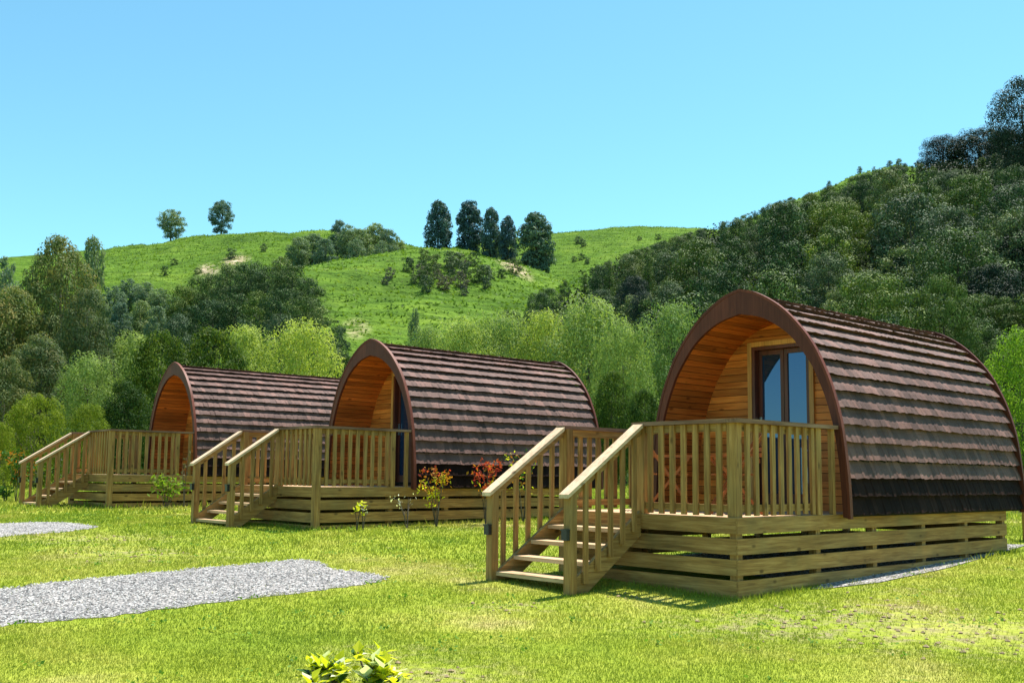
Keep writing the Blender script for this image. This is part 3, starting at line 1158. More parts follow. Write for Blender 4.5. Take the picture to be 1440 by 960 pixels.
        if sd > 0:
            mb = MB()
            mb.box(UD - 0.012, UD + 0.005, y1 - 0.045, y1 - 0.012, 0.98, 1.2)
            mb.bar((UD - 0.035, y1 - 0.03, 1.06), (UD - 0.035, y1 - 0.15, 1.06), 0.018, 0.018)
            mb.bar((UD - 0.04, y1 - 0.03, 1.06), (UD + 0.0, y1 - 0.03, 1.06), 0.018, 0.018)
            mb.build('handle', STEEL, dr)
    return root


def cap_len(mb, *a):
    mb.box(*a)


def make_deck(i):
    X, Y, Z, a, W, s, t, zn, hc, hn = CAB[i]
    base = hc + 0.08
    root = empty('timber_deck', (X, Y, Z - hc), a)
    labels = ['treated pine deck with stairs and slatted skirting under the nearest cabin',
              'treated pine deck with short stairs in front of and under the middle cabin',
              'treated pine deck with stairs in front of the farthest cabin, at the left edge']
    tag(root, labels[i], 'deck', 'timber decks with railings and stairs')

    def B(mb, name, mat, parent=root, smooth=False):
        mb.shift(0, 0, hc)
        o = mb.build(name, mat, parent, smooth)
        return o

    L = 6.42
    D = 0.045
    proud = i > 0
    # skirting: four lapped rows per side with gaps; lowest row runs into the ground
    rows = [(-0.165, -0.002), (-0.372, -0.212), (-0.578, -0.420), (-0.80 if not proud else -0.78, -0.626)]
    posts_u = [1.47, 2.70, 3.92, 5.13, L - 0.1]
    for nm, fn, mat in (
            ('near', lambda mb, z0, z1: mb.box(0.0 if not proud else 0.10, L, 0.0, 0.02, z0, z1), W_U),
            ('far', lambda mb, z0, z1: mb.box(0.0, L, W - 0.02, W, z0, z1), W_U),
            ('front', lambda mb, z0, z1: mb.box(0.0, 0.02, 0.022 if not proud else 0.10, W - 0.022, z0, z1), W_V),
            ('back', lambda mb, z0, z1: mb.box(L - 0.02, L, 0.022, W - 0.022, z0, z1), W_V)):
        mb = MB()
        for z0, z1 in rows:
            fn(mb, z0, z1)
        B(mb, 'skirting', mat)
    # bearers and piles
    mb = MB()
    for y in (0.024, W - 0.069):
        mb.box(0.024, L - 0.024, y, y + 0.045, -0.16, -0.03)
    for u in (0.024, 1.6, 3.2, 4.8, L - 0.07):
        mb.box(u, u + 0.045, 0.07, W - 0.07, -0.158, -0.032)
    B(mb, 'bearer', W_U)
    for u in posts_u:
        for y0 in (0.023, W - 0.115):
            mb = MB()
            mb.box(u, u + 0.09, y0, y0 + 0.09, -base, -0.165)
            B(mb, 'pile', W_Z)
    # decking
    mb = MB()
    u = 0.022
    while u < UW - 0.01:
        w = 0.138
        mb.box(u, min(u + w, UW - 0.005), 0.022, W - 0.022, -0.028, 0.0)
        u += w + 0.005
    B(mb, 'decking', DECKM)
    mb = MB()
    mb.box(UW, L - 0.03, 0.03, W - 0.03, -0.03, -0.004)
    B(mb, 'subfloor', DARKIN)

    def post(u0, u1, v0, v1, z0, z1, light=False):
        mb = MB()
        mb.box(u0, u1, v0, v1, z0, z1)
        return B(mb, 'post', W_Z)

    pd = 0.0 if not proud else -0.012
    pw = 0.095
    zc = 0.955
    # corner, stair and wall posts of the level railings
    post(0.022 if not proud else pd, 0.022 + pw if not proud else pw, 0.022 if not proud else pd, 0.022 + pw + 0.02 if not proud else pw, 0.001 if not proud else -base, zc)
    if not proud:
        mb = MB()
        mb.box(0.024, 0.114, 0.024, 0.114, -base, -0.165)
        B(mb, 'pile', W_Z)
    post(-0.002 if not proud else -0.004, 0.095, s - 0.13, s + 0.02, 0.001, zc)
    post(-0.004, 0.095, W - 0.13, W + 0.004, -base, zc)
    post(1.49, 1.49 + 0.09, 0.0, 0.09, 0.001, zc)
    post(1.80, 1.86, 0.0, 0.05, 0.001, zc)
    post(1.49, 1.49 + 0.09, W - 0.09, W, 0.001, zc)

    def railing(name, along, v0, v1, fixed, inner, outer, n, capmat, capbox, mat):
        mb = MB()
        if along == 'u':
            mb.box(v0, v1, *sorted((fixed + inner * 0.03, fixed + inner * 0.068)), 0.872, 0.953)
        else:
            mb.box(*sorted((fixed + inner * 0.03, fixed + inner * 0.068)), v0, v1, 0.872, 0.953)
        r = B(mb, name, mat)
        mb = MB()
        if along == 'u':
            mb.box(v0, v1, *sorted((fixed + inner * 0.03, fixed + inner * 0.068)), 0.05, 0.125)
        else:
            mb.box(*sorted((fixed + inner * 0.03, fixed + inner * 0.068)), v0, v1, 0.05, 0.125)
        B(mb, 'bottom_rail', mat, r)
        mb = MB()
        mb.box(*capbox)
        B(mb, 'cap_board', capmat, r)
        for k in range(n):
            c = v0 + (v1 - v0) * (k + 0.5) / n + random.uniform(-.004, .004)
            mb = MB()
            w = 0.032
            zb = 0.012 + random.uniform(-.004, .006)
            if along == 'u':
                mb.box(c - w, c + w, *sorted((fixed + inner * 0.002, fixed + inner * 0.029)), zb, 0.953)
            else:
                mb.box(*sorted((fixed + inner * 0.002, fixed + inner * 0.029)), c - w, c + w, zb, 0.953)
            B(mb, 'baluster', W_Z, r)
        return r

    railing('railing', 'u', 0.13, 1.49, 0.0, 1, -1, 9, CAP_L, (-0.03, UA - 0.06, -0.035, 0.105, 0.955, 0.998), W_U)
    railing('railing', 'v', 0.15, s - 0.135, 0.0, 1, -1, 7, CAP_V, (-0.03, 0.11, 0.107, s + 0.02, 0.955, 0.998), W_V)
    railing('railing', 'u', 0.11, 1.49, W, -1, 1, 9, CAP_L, (-0.03, UA - 0.06, W - 0.105, W + 0.035, 0.955, 0.998), W_U)
    # short filler board between wall post and arch
    # staircase: stringers, treads, newels, sloping rails
    v0, v1 = s - 0.13, W
    rise = (hn - 0.0) / 5.0
    slope = (1.0 - zn) / t
    mb = MB()
    for y0 in (v0 + 0.042, v1 - 0.042 - 0.045):
        zt0 = -0.02
        zb = -hn - 0.05
        top = lambda u: 0.03 + slope * u
        ub = -t + 0.02
        pts = [(ub, max(top(ub) - 0.27, zb)), (ub, top(ub)), (-0.003, top(-0.003)), (-0.003, top(0) - 0.27)]
        if top(ub) - 0.27 < zb:
            uk = (zb + 0.27 - 0.03) / slope
            pts = [(ub, zb), (ub, top(ub)), (-0.003, top(-0.003)), (-0.003, top(0) - 0.27), (uk, zb)]
        mb.prism_y(pts[::-1], y0, y0 + 0.045)
    st = B(mb, 'staircase', W_U)
    run = t / 4.3
    for k in range(1, 5):
        mb = MB()
        zz = -k * rise
        u1 = -(k - 1) * run + 0.0
        mb.box(u1 - run - 0.015, u1 - 0.03, v0 + 0.089, v1 - 0.089, zz - 0.043, zz)
        B(mb, 'tread', DECKM, st)
    for y0, y1, sd in ((v0, v0 + 0.0415, -1), (v1 - 0.0415, v1, 1)):
        ya, yb = (v0 - 0.0, v0 + 0.095) if sd < 0 else (v1 - 0.095, v1 + 0.0)
        # newel
        mb = MB()
        utop = -t + 0.09
        mb.prism_y([(-t, -hn - 0.08), (-t + 0.095, -hn - 0.08), (-t + 0.095, zn - 0.045 + slope * 0.095), (-t, zn - 0.045)], ya - 0.002, yb + 0.002)
        nw = B(mb, 'post', W_Z)
        mb = MB()
        zl = zn - 0.50
        mb.box(-t - 0.045, -t - 0.001, (ya + yb) / 2 - 0.04, (ya + yb) / 2 + 0.04, zl, zl + 0.10)
        mb.box(-t - 0.055, -t - 0.001, (ya + yb) / 2 - 0.045, (ya + yb) / 2 + 0.045, zl + 0.1, zl + 0.115)
        B(mb, 'step_light', BLACK, nw)
        mb = MB()
        # rail board under the cap on the inner side
        iy = (y0 + 0.03, y0 + 0.068) if sd < 0 else (y1 - 0.068, y1 - 0.03)
        zr = lambda u: 1.0 - 0.045 + slope * (u + 0.0)
        ua = -t + 0.095
        mb.prism_y([(ua, zr(ua) - 0.085), (-0.004, zr(-0.004) - 0.085), (-0.004, zr(-0.004)), (ua, zr(ua))], *iy)
        r = B(mb, 'stair_railing', W_U)
        mb = MB()
        cz = lambda u: 1.0 - 0.042 + slope * u
        uc0, uc1 = -t - 0.05, -0.035
        my = (ya + yb) / 2
        mb.prism_y([(uc0, cz(uc0)), (uc1, cz(uc1)), (uc1, cz(uc1) + 0.042), (uc0, cz(uc0) + 0.042)], my - 0.07, my + 0.07)
        B(mb, 'cap_board', CAP_U, r)
        nb = 5 if t > 1 else 4
        for k in range(nb):
            c = ua + (0 - ua) * (k + 0.75) / (nb + 0.5)
            w = 0.03
            by = (y0 + 0.0, y0 + 0.028) if sd < 0 else (y1 - 0.028, y1 - 0.0)
            bot = 0.03 - 0.13
            zt = lambda u: zr(u) - 0.002
            zbb = lambda u: slope * u + bot
            mb = MB()
            mb.prism_y([(c - w, zbb(c)), (c + w, zbb(c)), (c + w, zt(c + w)), (c - w, zt(c - w))], *by)
            B(mb, 'baluster', W_Z, r)
    return root


for i in range(3):
    make_deck(i)
    make_pod(i)


# ------------------------------------------------------------------ porch chairs
def chair(i, u, v, rot, label):
    x, y = to_world(i, u, v)
    root = empty('folding_chair', (x, y, CAB[i][2] + 0.001), CAB[i][3] + rot)
    tag(root, label, 'chair', 'wooden folding armchairs on the porch')
    mb = MB()
    for k in range(6):
        mb.box(-0.22 + k * 0.075, -0.22 + k * 0.075 + 0.055, -0.23, 0.23, 0.425, 0.443)
    mb.build('seat', CHAIRW, root)
    mb = MB()
    for k in range(6):
        z = 0.52 + k * 0.065
        mb.bar((-0.24 - (z - 0.44) * 0.28, -0.22, z), (-0.24 - (z - 0.44) * 0.28, 0.22, z), 0.012, 0.048)
    mb.build('backrest', CHAIRW, root)
    for sd in (-1, 1):
        yy = 0.25 * sd
        mb = MB()
        mb.bar((0.26, yy, 0.0), (-0.35, yy, 0.92), 0.03, 0.045, up=(0, 1, 0))
        mb.build('leg', CHAIRW, root)
        mb = MB()
        mb.bar((-0.30, yy + 0.03 * sd, 0.0), (0.22, yy + 0.03 * sd, 0.63), 0.03, 0.045, up=(0, 1, 0))
        mb.build('leg', CHAIRW, root)
        mb = MB()
        mb.box(-0.24, 0.27, yy - 0.03, yy + 0.05, 0.635, 0.66)
        mb.build('armrest', CHAIRW, root)
    return root


chair(0, 1.1, 1.75, -0.9, 'slatted wooden folding armchair at the stair side of the nearest porch, behind the railing')
chair(0, 0.95, 0.75, 2.3, 'slatted wooden folding armchair in the outer corner of the nearest porch, behind the railing')


# ------------------------------------------------------------------ vegetation
def leaf_quads(P, N, L, Wd, R, droop=0.0):
    """rhombic leaves at P with normals N"""
    n = len(P)
    N = N / np.linalg.norm(N, axis=1, keepdims=True)
    t = R.normal(size=(n, 3))
    t[:, 2] -= droop
    t -= N * (t * N).sum(1, keepdims=True)
    t /= np.linalg.norm(t, axis=1, keepdims=True) + 1e-9
    b = np.cross(N, t)
    L = (L * R.uniform(0.7, 1.3, n))[:, None]
    Wd = (Wd * R.uniform(0.7, 1.3, n))[:, None]
    V = np.empty((n, 4, 3))
    V[:, 0] = P - t * L / 2
    V[:, 1] = P + b * Wd / 2
    V[:, 2] = P + t * L / 2
    V[:, 3] = P - b * Wd / 2
    return V.reshape(-1, 3)


def blob_points(c, r, n, R, fill=0.45, flat=1.0):
    d = R.normal(size=(n, 3))
    d /= np.linalg.norm(d, axis=1, keepdims=True)
    rr = 1 - fill * R.random(n) ** 1.6
    P = c + d * (np.array([r, r, r * flat]) * rr[:, None])
    return P, d


def crown_points(H, W, z0, nb, rb, n, R, shape='round', fill=0.5, flat=0.85, up=0.5):
    """clumps spread through an envelope; returns positions and outward normals, clump centres"""
    C, Rr = [], []
    tries = 0
    while len(C) < nb and tries < 8000:
        tries += 1
        f = R.random()
        th = R.uniform(0, 2 * math.pi)
        z = z0 + (H - z0) * f
        if shape == 'round':
            w = W / 2 * math.sqrt(max(1 - (2 * f - 0.9) ** 2 / 1.25, 0.05))
        elif shape == 'cone':
            w = W / 2 * (1.02 - f) ** 0.55
        elif shape == 'column':
            w = W / 2 * math.sqrt(max(1 - (2 * f - 1) ** 4, 0.05))
        elif shape == 'plume':
            w = W / 2 * math.sqrt(max(1 - (1.7 * f - 0.7) ** 2, 0.04))
        else:
            w = W / 2
        rad = w * math.sqrt(R.uniform(0.25, 1.0))
        r = rb * R.uniform(0.65, 1.35) * (0.75 if f > 0.85 else 1)
        rad = max(rad - r * 0.6, 0)
        c = np.array([rad * math.cos(th), rad * math.sin(th), min(z, H - r * 0.8)])
        if any(np.linalg.norm(c - c2) < 0.55 * (r + r2) * 0.8 for c2, r2 in zip(C[-60:], Rr[-60:])):
            continue
        C.append(c)
        Rr.append(r)
    tot = sum(r * r for r in Rr)
    Ps, Ns = [], []
    for c, r in zip(C, Rr):
        k = max(int(n * r * r / tot), 6)
        P, d = blob_points(c, r, k, R, fill, flat)
        keep = d[:, 2] > -0.75
        P, d = P[keep], d[keep]
        Nn = d * 1.0 + R.normal(size=d.shape) * 0.28
        Nn[:, 2] += up * 0.5
        Ps.append(P)
        Ns.append(Nn)
    return np.concatenate(Ps), np.concatenate(Ns), C, Rr


def trunk_mesh(H, z0, C, r0, R, nl=7, bend=0.2, name='trunk', mat=None, top=0.75):
    mb = MB()
    k = 7
    axis = []
    bx, by = R.uniform(-bend, bend, 2)
    for j in range(k):
        f = j / (k - 1)
        axis.append((bx * math.sin(f * 2.4) + R.normal() * r0 * 0.3, by * math.sin(f * 2.1) + R.normal() * r0 * 0.3, -0.3 + (H * top + 0.3) * f))
    mb.tube(axis, [r0 * (1.25 if j == 0 else 1) * (1 - 0.8 * j / (k - 1)) for j in range(k)], 8)
    sel = R.permutation(len(C))[:nl]
    for ci in sel:
        c = C[ci]
        zb = max(min(c[2] * 0.62, H * top * 0.9), z0 * 0.8)
        f = (zb + 0.3) / (H * top + 0.3)
        a = np.array(axis)
        p0 = np.array([np.interp(f, np.linspace(0, 1, k), a[:, m]) for m in range(3)])
        pm = p0 * 0.45 + c * 0.55 + np.array([0, 0, -0.08 * H * 0.5])
        rr = r0 * (1 - 0.75 * f) * 0.6
        mb.tube([p0, pm, c], [rr, rr * 0.6, rr * 0.2], 5)
    return mb


class Kind:
    def __init__(self, crown, trunk, H, W):
        self.crown, self.trunk, self.H, self.W = crown, trunk, H, W


def make_kind(name, seed, H, W, z0, nb, rb, n, leafL, leafW, mat, bark, r0, shape='round', fill=0.5, flat=0.85, up=0.5, droop=0.0, nl=8, top=0.75, single=False, bend=0.2):
    R = np.random.default_rng(seed)
    P, N, C, Rr = crown_points(H, W, z0, nb, rb, n, R, shape, fill, flat, up)
    V = leaf_quads(P, N, leafL, leafW, R, droop)
    mb = trunk_mesh(H, z0, C, r0, R, nl, bend, top=top)
    if not single:
        return Kind(np_mesh('crown', V, 4, mat), mb.mesh('trunk', bark, True), H, W)
    # one mesh for small far trees
    me = bpy.data.meshes.new(name)
    nv = len(V)
    faces = [(4 * k, 4 * k + 1, 4 * k + 2, 4 * k + 3) for k in range(nv // 4)]
    vs = V.tolist() + [tuple(p) for p in mb.v]
    fs = faces + [tuple(q + nv for q in f) for f in mb.f]
    me.from_pydata(vs, [], fs)
    me.materials.append(mat)
    me.materials.append(bark)
    me.polygons.foreach_set('material_index', [0] * len(faces) + [1] * len(mb.f))
    me.update()
    return Kind(me, None, H, W)


def plant_tree(name, kind, x, y, z, h, label, cat='tree', group=None, wscale=1.0, rz=None):
    s = h / kind.H
    rz = random.uniform(0, 6.28) if rz is None else rz
    if kind.trunk is None:
        o = link(name, kind.crown)
        o.location = (x, y, z)
    else:
        o = empty(name, (x, y, z))
        link('crown', kind.crown, o)
        link('trunk', kind.trunk, o)
    o.rotation_euler = (0, 0, rz)
    o.scale = (s * wscale, s * wscale, s)
    tag(o, label, cat, group)
    return o


def px_tree(name, kinds, px, top, D, wpx, label, cat='tree', group=None, sink=0.2, base_z=None, rz=None):
    """tree whose crown reaches the sight line (px, top) at depth D and is wpx wide there"""
    kind = kinds[0] if len(kinds) == 1 else random.choice(kinds)
    a, b = ray(px, top)
    x = a * D
    z = (hill_z(x, D) if D > 58 else float(np.interp(D, GY, GZ))) if base_z is None else base_z
    ztop = EYE + b * D
    h = max(ztop - z + sink, 1.0)
    w = wpx / F * D
    ws = (w / kind.W) / (h / kind.H)
    return plant_tree(name, kind, x, D, z - sink, h, label, cat, group, ws, rz)


weeds()
K_WIL = [make_kind('willow', 101 + k, 10, 10, 0.8, 95, 1.25, 26000, 0.26, 0.10, L_WILLOW, BARK, 0.28, 'round', 0.35, 1.15, 0.9, 0.0) for k in range(3)]
K_DARK = [make_kind('broadleaf', 111 + k, 10, 9, 1.0, 130, 1.05, 17000, 0.26, 0.16, L_DARK, BARK, 0.3, 'round', 0.5, 0.8, 0.6) for k in range(2)]
K_EUC = [make_kind('gum', 121 + k, 18, 12, 2.4, 105, 1.6, 30000, 0.36, 0.15, L_EUC, BARK_P, 0.38, 'round', 0.45, 0.8, 0.8, 0.5, 24, 0.9) for k in range(2)]
K_BUSH = [make_kind('bush', 131 + k, 5, 6, 0.3, 110, 0.62, 16000, 0.13, 0.075, L_BUSH, BARK, 0.12, 'round', 0.4, 0.85, 0.6) for k in range(2)]
K_LIME = [make_kind('lime_tree', 141, 9, 7, 0.6, 160, 0.8, 24000, 0.17, 0.10, L_LIME, BARK, 0.2, 'plume', 0.6, 1.1, 0.6)]
K_POP = [make_kind('poplar', 151 + k, 12, 8, 1.6, 80, 1.05, 6500, 0.42, 0.27, L_POP, BARK, 0.22, 'round', 0.6, 0.9, 0.5, nl=14, top=0.85) for k in range(3)]
K_PINE = [make_kind('pine', 161 + k, 13, 7, 0.4, 120, 0.95, 9500, 0.55, 0.26, L_PINE, BARK, 0.3, 'plume', 0.45, 1.0, 0.2, 0.2, nl=6, top=0.85) for k in range(3)]
FK = []
for k in range(4):
    FK.append(('round', make_kind('forest_tree', 171 + k, 9, 7.6, 0.8, 40, 1.25, 11000, 0.21, 0.16, L_FOR[k % 3], BARK, 0.25, 'round', 0.28, 0.75, 1.0, nl=5, single=True)))
for k in range(3):
    FK.append(('narrow', make_kind('forest_tree', 181 + k, 10, 4.2, 0.5, 50, 0.75, 6500, 0.22, 0.13, L_FOR[k % 2], BARK, 0.2, 'column' if k else 'cone', 0.5, 1.0, 0.5, nl=4, single=True)))
for k in range(2):
    FK.append(('airy', make_kind('forest_tree', 191 + k, 8, 7, 1.2, 34, 0.95, 4600, 0.24, 0.17, L_FOR[1 + k % 2], BARK, 0.2, 'round', 0.7, 0.8, 0.6, nl=8, single=True)))
FKN = [make_kind('forest_giant', 241 + k, 12, 11, 0.8, 110, 1.25, 34000, 0.20, 0.13, L_FOR[(0, 2, 1)[k]], BARK, 0.35, 'round', 0.3, 0.8, 1.0, nl=8) for k in range(3)]
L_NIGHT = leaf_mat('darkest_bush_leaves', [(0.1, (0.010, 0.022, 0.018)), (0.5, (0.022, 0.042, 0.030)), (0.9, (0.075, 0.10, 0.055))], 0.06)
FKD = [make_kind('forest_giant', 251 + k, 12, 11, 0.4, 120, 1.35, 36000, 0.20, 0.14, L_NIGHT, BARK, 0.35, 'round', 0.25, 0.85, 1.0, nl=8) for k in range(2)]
K_SHRUB = [make_kind('shrub', 201 + k, 2.6, 3.0, 0.1, 22, 0.45, 1300, 0.22, 0.12, m, BARK, 0.06, 'round', 0.6, 0.85, 0.5, single=True) for k, m in enumerate((L_HEATH, L_FOR[0], L_FOR[1]))]


def fern_kind(seed):
    R = np.random.default_rng(seed)
    mb = MB()
    H = 5.0
    mb.tube([(0, 0, -0.3), (0.1, 0, 2.5), (0.05, 0.1, 4.6)], [0.16, 0.13, 0.12], 7, 1)
    for k in range(34):
        th = 2 * math.pi * k / 34 + R.uniform(-.1, .1)
        Lf = R.uniform(1.9, 2.5)
        prev = None
        for j in range(8):
            f = j / 7
            r = Lf * f
            z = 4.6 + 0.75 * math.sin(f * 2.1) - 0.85 * f * f * R.uniform(.9, 1.1)
            w = 0.17 * math.sin(math.pi * min(f * 0.95 + 0.06, 1)) + 0.02
            c = np.array([r * math.cos(th), r * math.sin(th), z])
            sdir = np.array([-math.sin(th), math.cos(th), 0])
            cur = (c - sdir * w + np.array([0, 0, -0.1 * w]), c, c + sdir * w + np.array([0, 0, -0.1 * w]))
            if prev is not None:
                mb.add([prev[0], prev[1], cur[1], cur[0]], [(0, 1, 2, 3)])
                mb.add([prev[1], prev[2], cur[2], cur[1]], [(0, 1, 2, 3)])
            prev = cur
    me = mb.mesh('tree_fern', [L_FOR[2], BARK])
    return Kind(me, None, 5.6, 4.8)


K_FERN = fern_kind(5)

# --- trees on the ridges (each with its own place in the picture)
px_tree('ridge_poplar', [K_POP[0]], 242, 294, 322, 41, 'left one of two lone airy trees on the left ridge', group='two lone trees on the left ridge')
px_tree('ridge_poplar', [K_POP[1]], 312, 281, 320, 39, 'right, taller one of two lone airy trees on the left ridge', group='two lone trees on the left ridge')
pines = [(617, 282, 234, 34, 'dark conifer at the left end of the row on the central knoll'),
         (660, 282, 236, 37, 'tall dark conifer, second from the left on the central knoll'),
         (690, 292, 232, 27, 'slim dark conifer, third from the left on the central knoll'),
         (714, 303, 230, 24, 'smallest dark conifer, fourth from the left on the central knoll'),
         (753, 299, 222, 50, 'broad bushy dark conifer at the right end of the row on the central knoll')]
for k, (px, top, D, w, lab) in enumerate(pines):
    px_tree('conifer', [K_PINE[k % 3]], px, top, D, w * 1.22, lab, group='dark conifers on the central knoll')
grove = [(420, 334, 232, 40), (440, 328, 240, 42), (458, 336, 228, 40), (476, 309, 246, 30), (490, 316, 240, 42), (508, 322, 236, 42), (527, 313, 244, 42), (545, 322, 240, 36), (558, 332, 246, 26), (500, 336, 225, 36), (535, 338, 228, 34)]
for k, (px, top, D, w) in enumerate(grove):
    lab = 'grey-green poplar in the grove on the saddle left of the central knoll' if k != 3 else 'darkest slender poplar standing tallest in the grove on the saddle'
    px_tree('poplar', K_POP, px, top, D, w, lab, group='poplar grove on the saddle')

# --- rows of big trees behind the cabins
WG = 'pale willows behind the cabins'
wil = [(600, 462, 62, 70, 'pale willow at the left end of the row between middle and nearest cabin'),
       (650, 449, 60, 90, 'pale willow directly above the ridge of the middle cabin'),
       (705, 441, 62, 95, 'pale willow over the rear half of the middle cabin roof'),
       (765, 441, 60, 90, 'pale willow above the rear end of the middle cabin'),
       (828, 422, 58, 120, 'largest pale willow, in the gap between middle and nearest cabin'),
       (878, 455, 52, 80, 'low pale willow at the left foot of the nearest arch'),
       (945, 430, 56, 105, 'pale willow just left of the nearest cabin peak'),
       (1015, 452, 58, 80, 'pale willow half hidden behind the nearest cabin arch'),
       (427, 455, 56, 105, 'round pale willow left of the middle cabin peak'),
       (350, 462, 60, 90, 'pale willow behind the dark tree above the farthest cabin'),
       (185, 470, 62, 80, 'pale willow at the left of the dark tree above the farthest cabin'),
       (128, 500, 50, 80, 'small pale willow in front of the gum trees at the left')]
for k, (px, top, D, w, lab) in enumerate(wil):
    px_tree('willow', [K_WIL[k % 3]], px, top, D, w * 1.3, lab, group=WG)
DG = 'dark broadleaf trees behind the farthest cabin'
dk = [(228, 462, 50, 100, 'dark green broadleaf tree left above the farthest cabin arch'),
      (300, 459, 52, 120, 'dark olive broadleaf tree above the farthest cabin roof'),
      (180, 535, 46, 80, 'low dark green tree beside the farthest cabin arch'),
      (860, 520, 48, 70, 'dark low tree in the gap behind the middle cabin rear'),
      (905, 545, 46, 60, 'dark low tree beside the left foot of the nearest arch'),
      (490, 500, 66, 60, 'dark bushy tree just left of the middle cabin peak')]
for k, (px, top, D, w, lab) in enumerate(dk):
    px_tree('broadleaf_tree', [K_DARK[k % 2]], px, top, D, w, lab, group=DG)
EG = 'tall gum trees at the left edge'
eu = [(88, 333, 66, 135, 'tallest gum tree at the left with brownish crown tips'),
      (20, 400, 62, 120, 'gum tree at the left edge with bronze foliage'),
      (125, 405, 60, 95, 'gum tree leaning right of the tallest gum, lower crown'),
      (60, 470, 54, 110, 'shorter gum tree in front of the tallest one'),
      (-50, 420, 60, 120, 'gum tree cut off by the left edge of the photo'),
      (10, 500, 50, 90, 'low gum tree above the olive bushes at the left edge')]
for k, (px, top, D, w, lab) in enumerate(eu):
    px_tree('gum_tree', [K_EUC[k % 2]], px, top, D, w, lab, group=EG)
px_tree('poplar', [K_POP[2]], 131, 332, 150, 46, 'dark blue-green tree peeping out behind the tallest gum', group='trees at the left skyline')
px_tree('poplar', [K_POP[0]], 6, 360, 160, 50, 'pale grey-green tree at the left edge of the skyline', group='trees at the left skyline')
px_tree('bush', [K_BUSH[0]], 52, 553, 37, 100, 'large round olive bush behind the farthest deck stairs', 'bush', 'olive bushes beside the farthest deck')
px_tree('bush', [K_BUSH[1]], 124, 567, 38, 74, 'smaller round olive bush behind the farthest deck rail', 'bush', 'olive bushes beside the farthest deck')
px_tree('bush', [K_BUSH[1]], -8, 592, 35, 70, 'olive bush cut off by the left edge of the photo', 'bush', 'olive bushes beside the farthest deck')
px_tree('lime_tree', K_LIME, 1432, 462, 27, 125, 'bright lime-green tree behind the rear end of the nearest cabin')
px_tree('lime_tree', K_LIME, 1490, 480, 25, 120, 'bright lime-green tree cut off by the right edge of the photo')

# --- bush on the hill slopes
occupied = []


def scatter_forest():
    n = 0
    for band in range(6000):
        if n >= 270:
            break
        px = random.uniform(640, 1530)
        D = 66 + (236 - 66) * random.random() ** 0.8
        lim = np.interp(px, [640, 700, 760, 860, 930, 1000, 1100, 1500], [80, 100, 122, 160, 190, 208, 228, 240])
        d1 = np.interp(yq(px), LAYERS[3]['d1q'], LAYERS[3]['D1'][1])
        if D > min(lim, d1 + 4):
            continue
        x = at(px, D)
        up = (D - 66) / max(d1 - 66, 1)
        gap = 4.2 + (0.3 if px < 950 else 2.0)
        if any((x - a) ** 2 + (D - b) ** 2 < gap * gap for a, b in occupied):
            continue
        # openings of pasture under the skyline
        if up > 0.72 and 1020 < px < 1300 and random.random() < 0.6:
            continue
        occupied.append((x, D))
        r = random.random()
        ty = 'round' if r < 0.6 else ('narrow' if r < 0.82 else 'airy')
        kind = random.choice([k for t, k in FK if t == ty])
        h = {'round': random.uniform(6.5, 11.0), 'narrow': random.uniform(8.0, 12.5), 'airy': random.uniform(5.5, 8.5)}[ty]
        if px < 960:
            h *= 0.72
        if up > 0.8 and 1020 < px < 1300:
            h *= 0.45
        elif up < 0.45 and px > 1100:
            h *= 1.25
        zt = hill_z(x, D) - 0.3
        crest = float(np.interp(x / D, LAYERS[3]['r'][0], LAYERS[3]['r'][1])) + (12 if px < 1120 else 7) / F
        h = max(min(h, EYE + crest * D - zt), 2.2)
        where = 'low on' if up < 0.4 else ('halfway up' if up < 0.75 else 'near the top of')
        side = 'left end' if px < 900 else ('middle' if px < 1180 else 'steep right end')
        word = {'round': 'round-crowned dark', 'narrow': 'narrow upright', 'airy': 'thin airy'}[ty]
        lab = f'{word} bush tree {where} the right-hand hill, {side}'
        if ty == 'round' and D < 112 and px > 1100:
            kind = random.choice(FKN)
        plant_tree('forest_tree', kind, x, D, hill_z(x, D) - 0.3, h, lab, 'tree', f'{word} bush trees {where} the right-hand hill, {side}', random.uniform(0.72, 1.0))
        n += 1
    return n


scatter_forest()

def depth_of(px, py, lo, hi):
    a, b = ray(px, py)
    for D in np.arange(lo, hi, 1.0):
        if hill_z(a * D, D) >= EYE + b * D:
            return float(D)
    return hi


for k, (px, top, w) in enumerate([(1098, 296, 15), (1188, 262, 17), (1222, 266, 16), (1249, 258, 17), (1279, 268, 15), (1300, 300, 16), (1150, 300, 16), (1135, 330, 18)]):
    D = depth_of(px, top + 58, 90, 250)
    pos = 'first second third fourth fifth sixth seventh eighth'.split()[[0, 3, 4, 5, 6, 7, 2, 1][k]]
    px_tree('upright_tree', [FK[5 if k % 2 else 6][1]], px, top, D, w, f'{pos} from the left of the slim dark trees standing up from the right-hand hill', group='slim dark upright trees of the right-hand hill')
